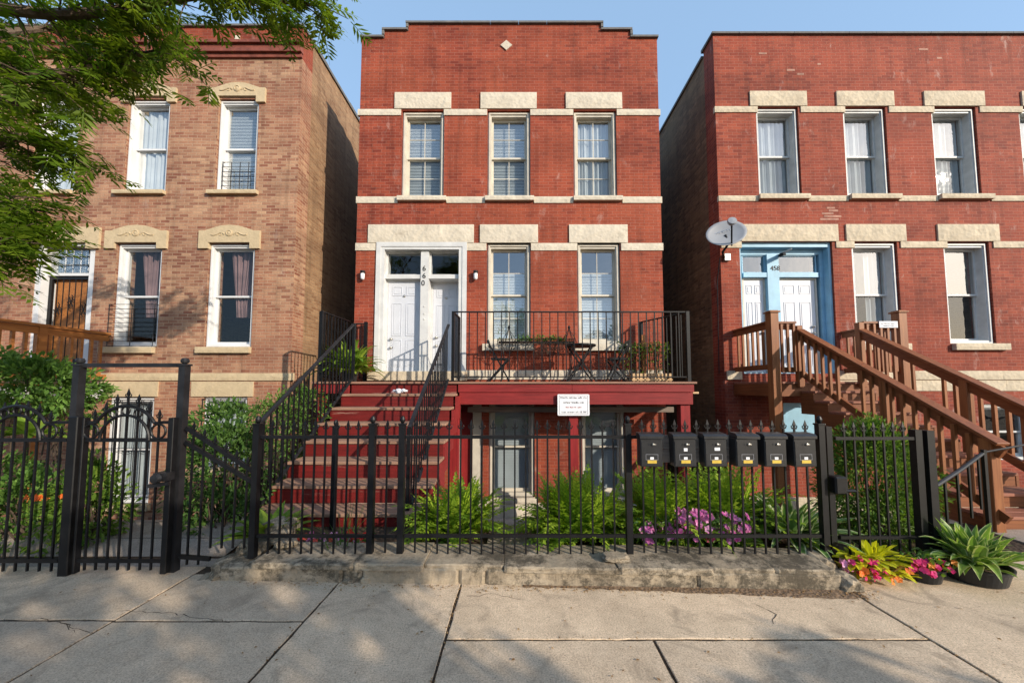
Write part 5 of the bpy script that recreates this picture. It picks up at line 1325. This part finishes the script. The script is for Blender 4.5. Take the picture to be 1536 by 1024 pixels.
for i in range(420):
    x = rnd.uniform(.0, 1.05) if rnd.random() < .75 else rnd.uniform(-.4, 1.2); small_leaf(k, (x, 7.52+rnd.gauss(0, .06), ZD+.86+abs(rnd.gauss(0, .06))), rdir(-20, 80), .06, .026)
k.build('foliage', M['shrub_mid'], tr_)
k = MB()
for i in range(110):
    x = rnd.uniform(.45, 1.1); y = 7.42+rnd.gauss(0, .04); z = ZD+.84; p = [(x, y, z)]
    for q in range(4): x += rnd.gauss(0, .04); y += rnd.gauss(0, .02)-.01; z -= rnd.uniform(.03, .10); p.append((x, y, z))
    k.tube(p, .003, 3, False)
k.build('trailing_stems', M['twig'], tr_)
pl = thing('wooden_planter', 'pale slatted wooden planter with climbing plants on a trellis on the porch', 'planter', (2.62, 7.35, ZD))
k = MB()
for i in range(11): x = 2.30+.072*i; k.box(x, x+.05, 7.13, 7.15, ZD+.002, ZD+.17)
k.box(2.29, 3.06, 7.151, 7.50, ZD+.01, ZD+.15); k.box(2.28, 3.08, 7.11, 7.13, ZD+.03, ZD+.06); k.build('planter_box', M['palewood'], pl)
k = MB()
for i in range(6): x = 2.32+.14*i; k.box(x-.008, x+.008, 7.40, 7.415, ZD+.15, ZD+.86)
for j in range(4): k.box(2.3, 3.05, 7.416, 7.428, ZD+.28+.17*j, ZD+.295+.17*j)
k.box(2.60, 2.66, 7.43, 7.48, ZD+.15, ZD+.98); k.build('trellis', M['orange_wood'], pl)
k = MB()
for i in range(500):
    x = rnd.uniform(2.08, 3.1); z = ZD+.80-abs(rnd.gauss(0, .16)) if rnd.random() < .7 else ZD+.2+rnd.uniform(0, .55); small_leaf(k, (x, 7.32+rnd.gauss(0, .08), z), rdir(-60, 60), .062, .034)
k.build('foliage', M['shrub_lite'], pl)
k = MB()
for i in range(40):
    x = rnd.uniform(2.15, 3.05); p = [(x, 7.33, ZD+.14)]
    for q in range(5): x += rnd.gauss(0, .03); p.append((x, 7.33+rnd.gauss(0, .03), ZD+.14+(q+1)*.13))
    k.tube(p, .004, 4, False)
k.build('stem', M['twig'], pl)

# ================================================================== TREES
def limb(k, p, d, L_, r, depth, tips, bend=.25, kids=3, lift=.1):
    p = Vector(p); d = Vector(d).normalized(); n = 5; pts = [p]; rs = [r]
    for i in range(n):
        d = (d+rdir()*bend*.5+UP*lift*.2).normalized(); p = p+d*L_/n; pts.append(p); rs.append(r*(1-.55*(i+1)/n))
    k.tube(pts, rs, 8 if r > .04 else 5)
    if depth == 0: tips.extend(pts[2:]); return
    for c in range(kids):
        i = rnd.randint(2, n); q = pts[i]; dd = (d+rdir(-40, 70)*.9).normalized(); limb(k, q, dd, L_*rnd.uniform(.5, .75), rs[i]*.7, depth-1, tips, bend, kids, lift)
    limb(k, pts[-1], d, L_*.6, rs[-1], depth-1, tips, bend, kids, lift)
def compound(k, p, d, L_, pairs=7, lw=.024, ll=.085):
    frond(k, p, d, L_, pairs, lw, ll, 1.6)
# street tree whose boughs hang into the picture from the upper left
t = thing('street_tree', 'leafy street tree whose feathery boughs hang into the upper left corner', 'tree', (-6.0, 1.3, -.02))
tips = []; k = MB()
tr0 = Vector((-6.0, 1.3, -.05))
k.tube([tr0, tr0+Vector((.03, .02, .3)), tr0+Vector((.05, .1, 1.6)), tr0+Vector((.15, .25, 3.0)), tr0+Vector((.3, .5, 4.2))], [.24, .18, .155, .14, .12], 12); k.build('trunk', M['bark'], t)
k = MB(); top = tr0+Vector((.15, .25, 3.0)); top2 = tr0+Vector((.3, .5, 4.2))
# boughs: start, list of way points, foliage radius
boughs = [(top, [at(-60, 330, 3.0), at(10, 300, 3.2), at(50, 320, 3.3)]), (top, [at(-80, 220, 3.0), at(30, 205, 3.2), at(85, 225, 3.35)]), (top2, [at(-60, 90, 3.0), at(80, 110, 3.2), at(160, 95, 3.35), at(250, 72, 3.5)]),
          (top2, [at(-20, 10, 2.9), at(140, 20, 3.1), at(300, -5, 3.3), at(400, 2, 3.5), at(470, 8, 3.6)]), (top2, [at(0, -80, 2.6), at(200, -70, 2.9), at(380, -70, 3.2), at(460, -50, 3.5)]), (top2, [at(-150, 60, 2.4), at(0, 50, 3.4), at(110, 40, 3.9), at(230, 40, 4.2)]),
          (top, [at(-120, 380, 2.8), at(-30, 370, 3.0), at(15, 350, 3.1)]), (top, [at(-60, 160, 3.3), at(30, 140, 3.7), at(115, 145, 4.0)])]
leafpts = []
def smooth_path(P, n=7):
    out = []
    for i in range(len(P)-1):
        p0, p1, p2, p3 = P[max(i-1, 0)], P[i], P[i+1], P[min(i+2, len(P)-1)]
        for q in range(n):
            u = q/n; out.append(.5*((2*p1)+(p2-p0)*u+(2*p0-5*p1+4*p2-p3)*u*u+(3*p1-p0-3*p2+p3)*u**3))
    out.append(P[-1]); return out
for s0, wp_ in boughs:
    P = smooth_path([s0]+wp_); n = len(P); k.tube(P, [.05*(1-i/n)**.8+.006 for i in range(n)], 7)
    for i in range(5, n):
        for q in range(4 if i > 7 else 2):
            d = (P[i]-P[i-1]).normalized(); sd_ = (d+rdir(-50, 40)*1.3).normalized(); ln = rnd.uniform(.10, .42); e = P[i]+sd_*ln-UP*ln*.12
            k.tube([P[i], P[i].lerp(e, .5)+UP*.02, e], [.008, .006, .003], 4, False); leafpts.append((P[i].lerp(e, .6), sd_)); leafpts.append((e, sd_))
# the rest of the crown, above and left of the picture
for i in range(15):
    c = top2+Vector((rnd.uniform(-3.2, 1.6), rnd.uniform(-2.6, 1.4), rnd.uniform(1.4, 4.0))); mdl = top2.lerp(c, .5)+UP*.3; k.tube([top2, mdl, c], [.06, .035, .01], 6)
    for q in range(16): leafpts.append((c+rdir()*rnd.uniform(.1, .9), rdir(-40, 40)))
k.build('limb', M['bark'], t)
k = MB()
for p, d in leafpts:
    for q in range(rnd.choice((0, 1, 1, 2, 2))):
        dd = (d*.6+rdir(-60, 45)).normalized(); compound(k, p+rdir()*.03, dd, rnd.uniform(.15, .32), rnd.choice((4, 5, 6)), rnd.uniform(.03, .048), rnd.uniform(.08, .135))
k.build('crown', M['tree'], t)
# trees across the street behind the camera: they shade the pavement and show in the windows
def street_tree(loc, h, cr, n, label, seed_):
    t = thing('street_tree', label, 'tree', loc, None); tips = []; k = MB(); b = Vector(loc)
    k.tube([b, b+Vector((0, 0, .3)), b+Vector((.05, 0, h*.28)), b+Vector((.1, .05, h*.5))], [.28, .2, .17, .14], 10); k.build('trunk', M['bark'], t)
    k = MB()
    for i in range(7):
        d = rdir(15, 75); limb(k, b+Vector((.07, .03, h*rnd.uniform(.32, .5))), d, cr*.85, .08, 2, tips, .3, 3, .25)
    k.build('limb', M['bark'], t); k = MB(); c = b+UP*(h*.66)
    tips = [q for q in tips if q.z > h*.3] or tips
    for i in range(n):
        q = rnd.choice(tips)+rdir()*rnd.uniform(0, .42); s_ = rnd.uniform(.8, 1.4); small_leaf(k, q, rdir(-60, 40), .17*s_, .11*s_)
    k.build('crown', M['tree'], t)
SUN_EL, SUN_AZ = R(20.5), R(50)
def shade_tree():
    # an airy kerbside tree: where its clumps stand is worked out from the broken shade they throw on the pavement
    loc = Vector((6.6, -3.0, -.06)); t = thing('street_tree', 'wide airy kerbside tree behind the viewer, out of the picture on the right', 'tree', loc)
    k = MB(); k.tube([loc, loc+Vector((0, 0, .3)), loc+Vector((.03, -.2, 1.4)), loc+Vector((.1, -.7, 2.4))], [.22, .15, .12, .10], 10); k.build('trunk', M['bark'], t)
    k = MB(); f = MB(); top = loc+Vector((.1, -.7, 2.4)); clumps = []
    cot = 1/math.tan(SUN_EL); sx, sy = math.sin(SUN_AZ), math.cos(SUN_AZ)
    def add(s_, l, jz=.45):
        z = 3.6+(l-1.5)*.20+rnd.uniform(-jz, jz)
        X = sy*s_-sx*l + sx*cot*z; Y = sx*s_+sy*l - sy*cot*z; clumps.append(Vector((X, Y, z)))
    for i in range(225): add(rnd.uniform(-3.0, 1.75), rnd.uniform(-1.6, 6.4))
    for i in range(42): add(rnd.uniform(1.7, 3.15), rnd.uniform(-1.7, .25), .25)
    for c in clumps:
        k.tube([top, top.lerp(c, .55)+UP*.15, c], [.03, .016, .005], 4)
        for i in range(34):
            s_ = rnd.uniform(.75, 1.3); q = rdir()*.19*rnd.random()**.5; q.z *= .35; small_leaf(f, c+q, rdir(-60, 40), .13*s_, .10*s_)
    k.build('limb', M['bark'], t); f.build('crown', M['shrub'], t)
shade_tree()
street_tree((-7.5, -13.5, -.06), 9.0, 3.4, 4200, 'broad street tree across the road, out of the picture on the left', 2)
street_tree((1.0, -15.0, -.06), 9.5, 3.4, 4200, 'tall street tree across the road straight behind the viewer', 3)

# ================================================================== CAMERA, SUN, SKY
cam = bpy.data.cameras.new('camera'); co = bpy.data.objects.new('camera', cam); COL.objects.link(co); sc.camera = co
co.location = (0, 0, CAMZ); co.rotation_euler = (R(90)+TH, 0, 0)
cam.sensor_width = 36; cam.sensor_fit = 'HORIZONTAL'; cam.lens = 36*FL/1536; cam.shift_x = -(CX-768)/1536; cam.shift_y = (CY-512)/1536
cam.clip_start = .05; cam.clip_end = 3000
su = bpy.data.lights.new('sun', 'SUN'); so = bpy.data.objects.new('sun', su); COL.objects.link(so)
su.energy = 4.0; su.angle = R(.45); su.color = (1.0, .89, .74)
sd_ = Vector((math.sin(SUN_AZ)*math.cos(SUN_EL), -math.cos(SUN_AZ)*math.cos(SUN_EL), math.sin(SUN_EL)))
so.rotation_euler = sd_.to_track_quat('Z', 'Y').to_euler(); so.location = sd_*30
w = bpy.data.worlds.new('World'); sc.world = w; w.use_nodes = True
nt = w.node_tree; bg = nt.nodes['Background']; sky = nt.nodes.new('ShaderNodeTexSky'); sky.sky_type = 'NISHITA'
sky.sun_disc = False; sky.sun_elevation = SUN_EL; sky.sun_rotation = math.atan2(sd_.x, sd_.y); sky.air_density = 1.0; sky.dust_density = 1.6; sky.ozone_density = 1.4; sky.altitude = 200
haze_sky = nt.nodes.new('ShaderNodeMix'); haze_sky.data_type = 'RGBA'; haze_sky.inputs[0].default_value = .5      # summer haze evens the sky out
L(nt, sky.outputs[0], haze_sky.inputs[6]); haze_sky.inputs[7].default_value = (2.6, 4.1, 6.1, 1)
L(nt, haze_sky.outputs[2], bg.inputs['Color']); bg.inputs['Strength'].default_value = .15
sc.render.engine = 'CYCLES'; sc.view_settings.view_transform = 'Standard'; sc.view_settings.look = 'None'; sc.view_settings.exposure = 0.45; sc.view_settings.gamma = 1
sc.cycles.max_bounces = 8; sc.cycles.transparent_max_bounces = 16; sc.cycles.diffuse_bounces = 4; sc.cycles.caustics_reflective = False; sc.cycles.caustics_refractive = False
sc.cycles.use_denoising = True
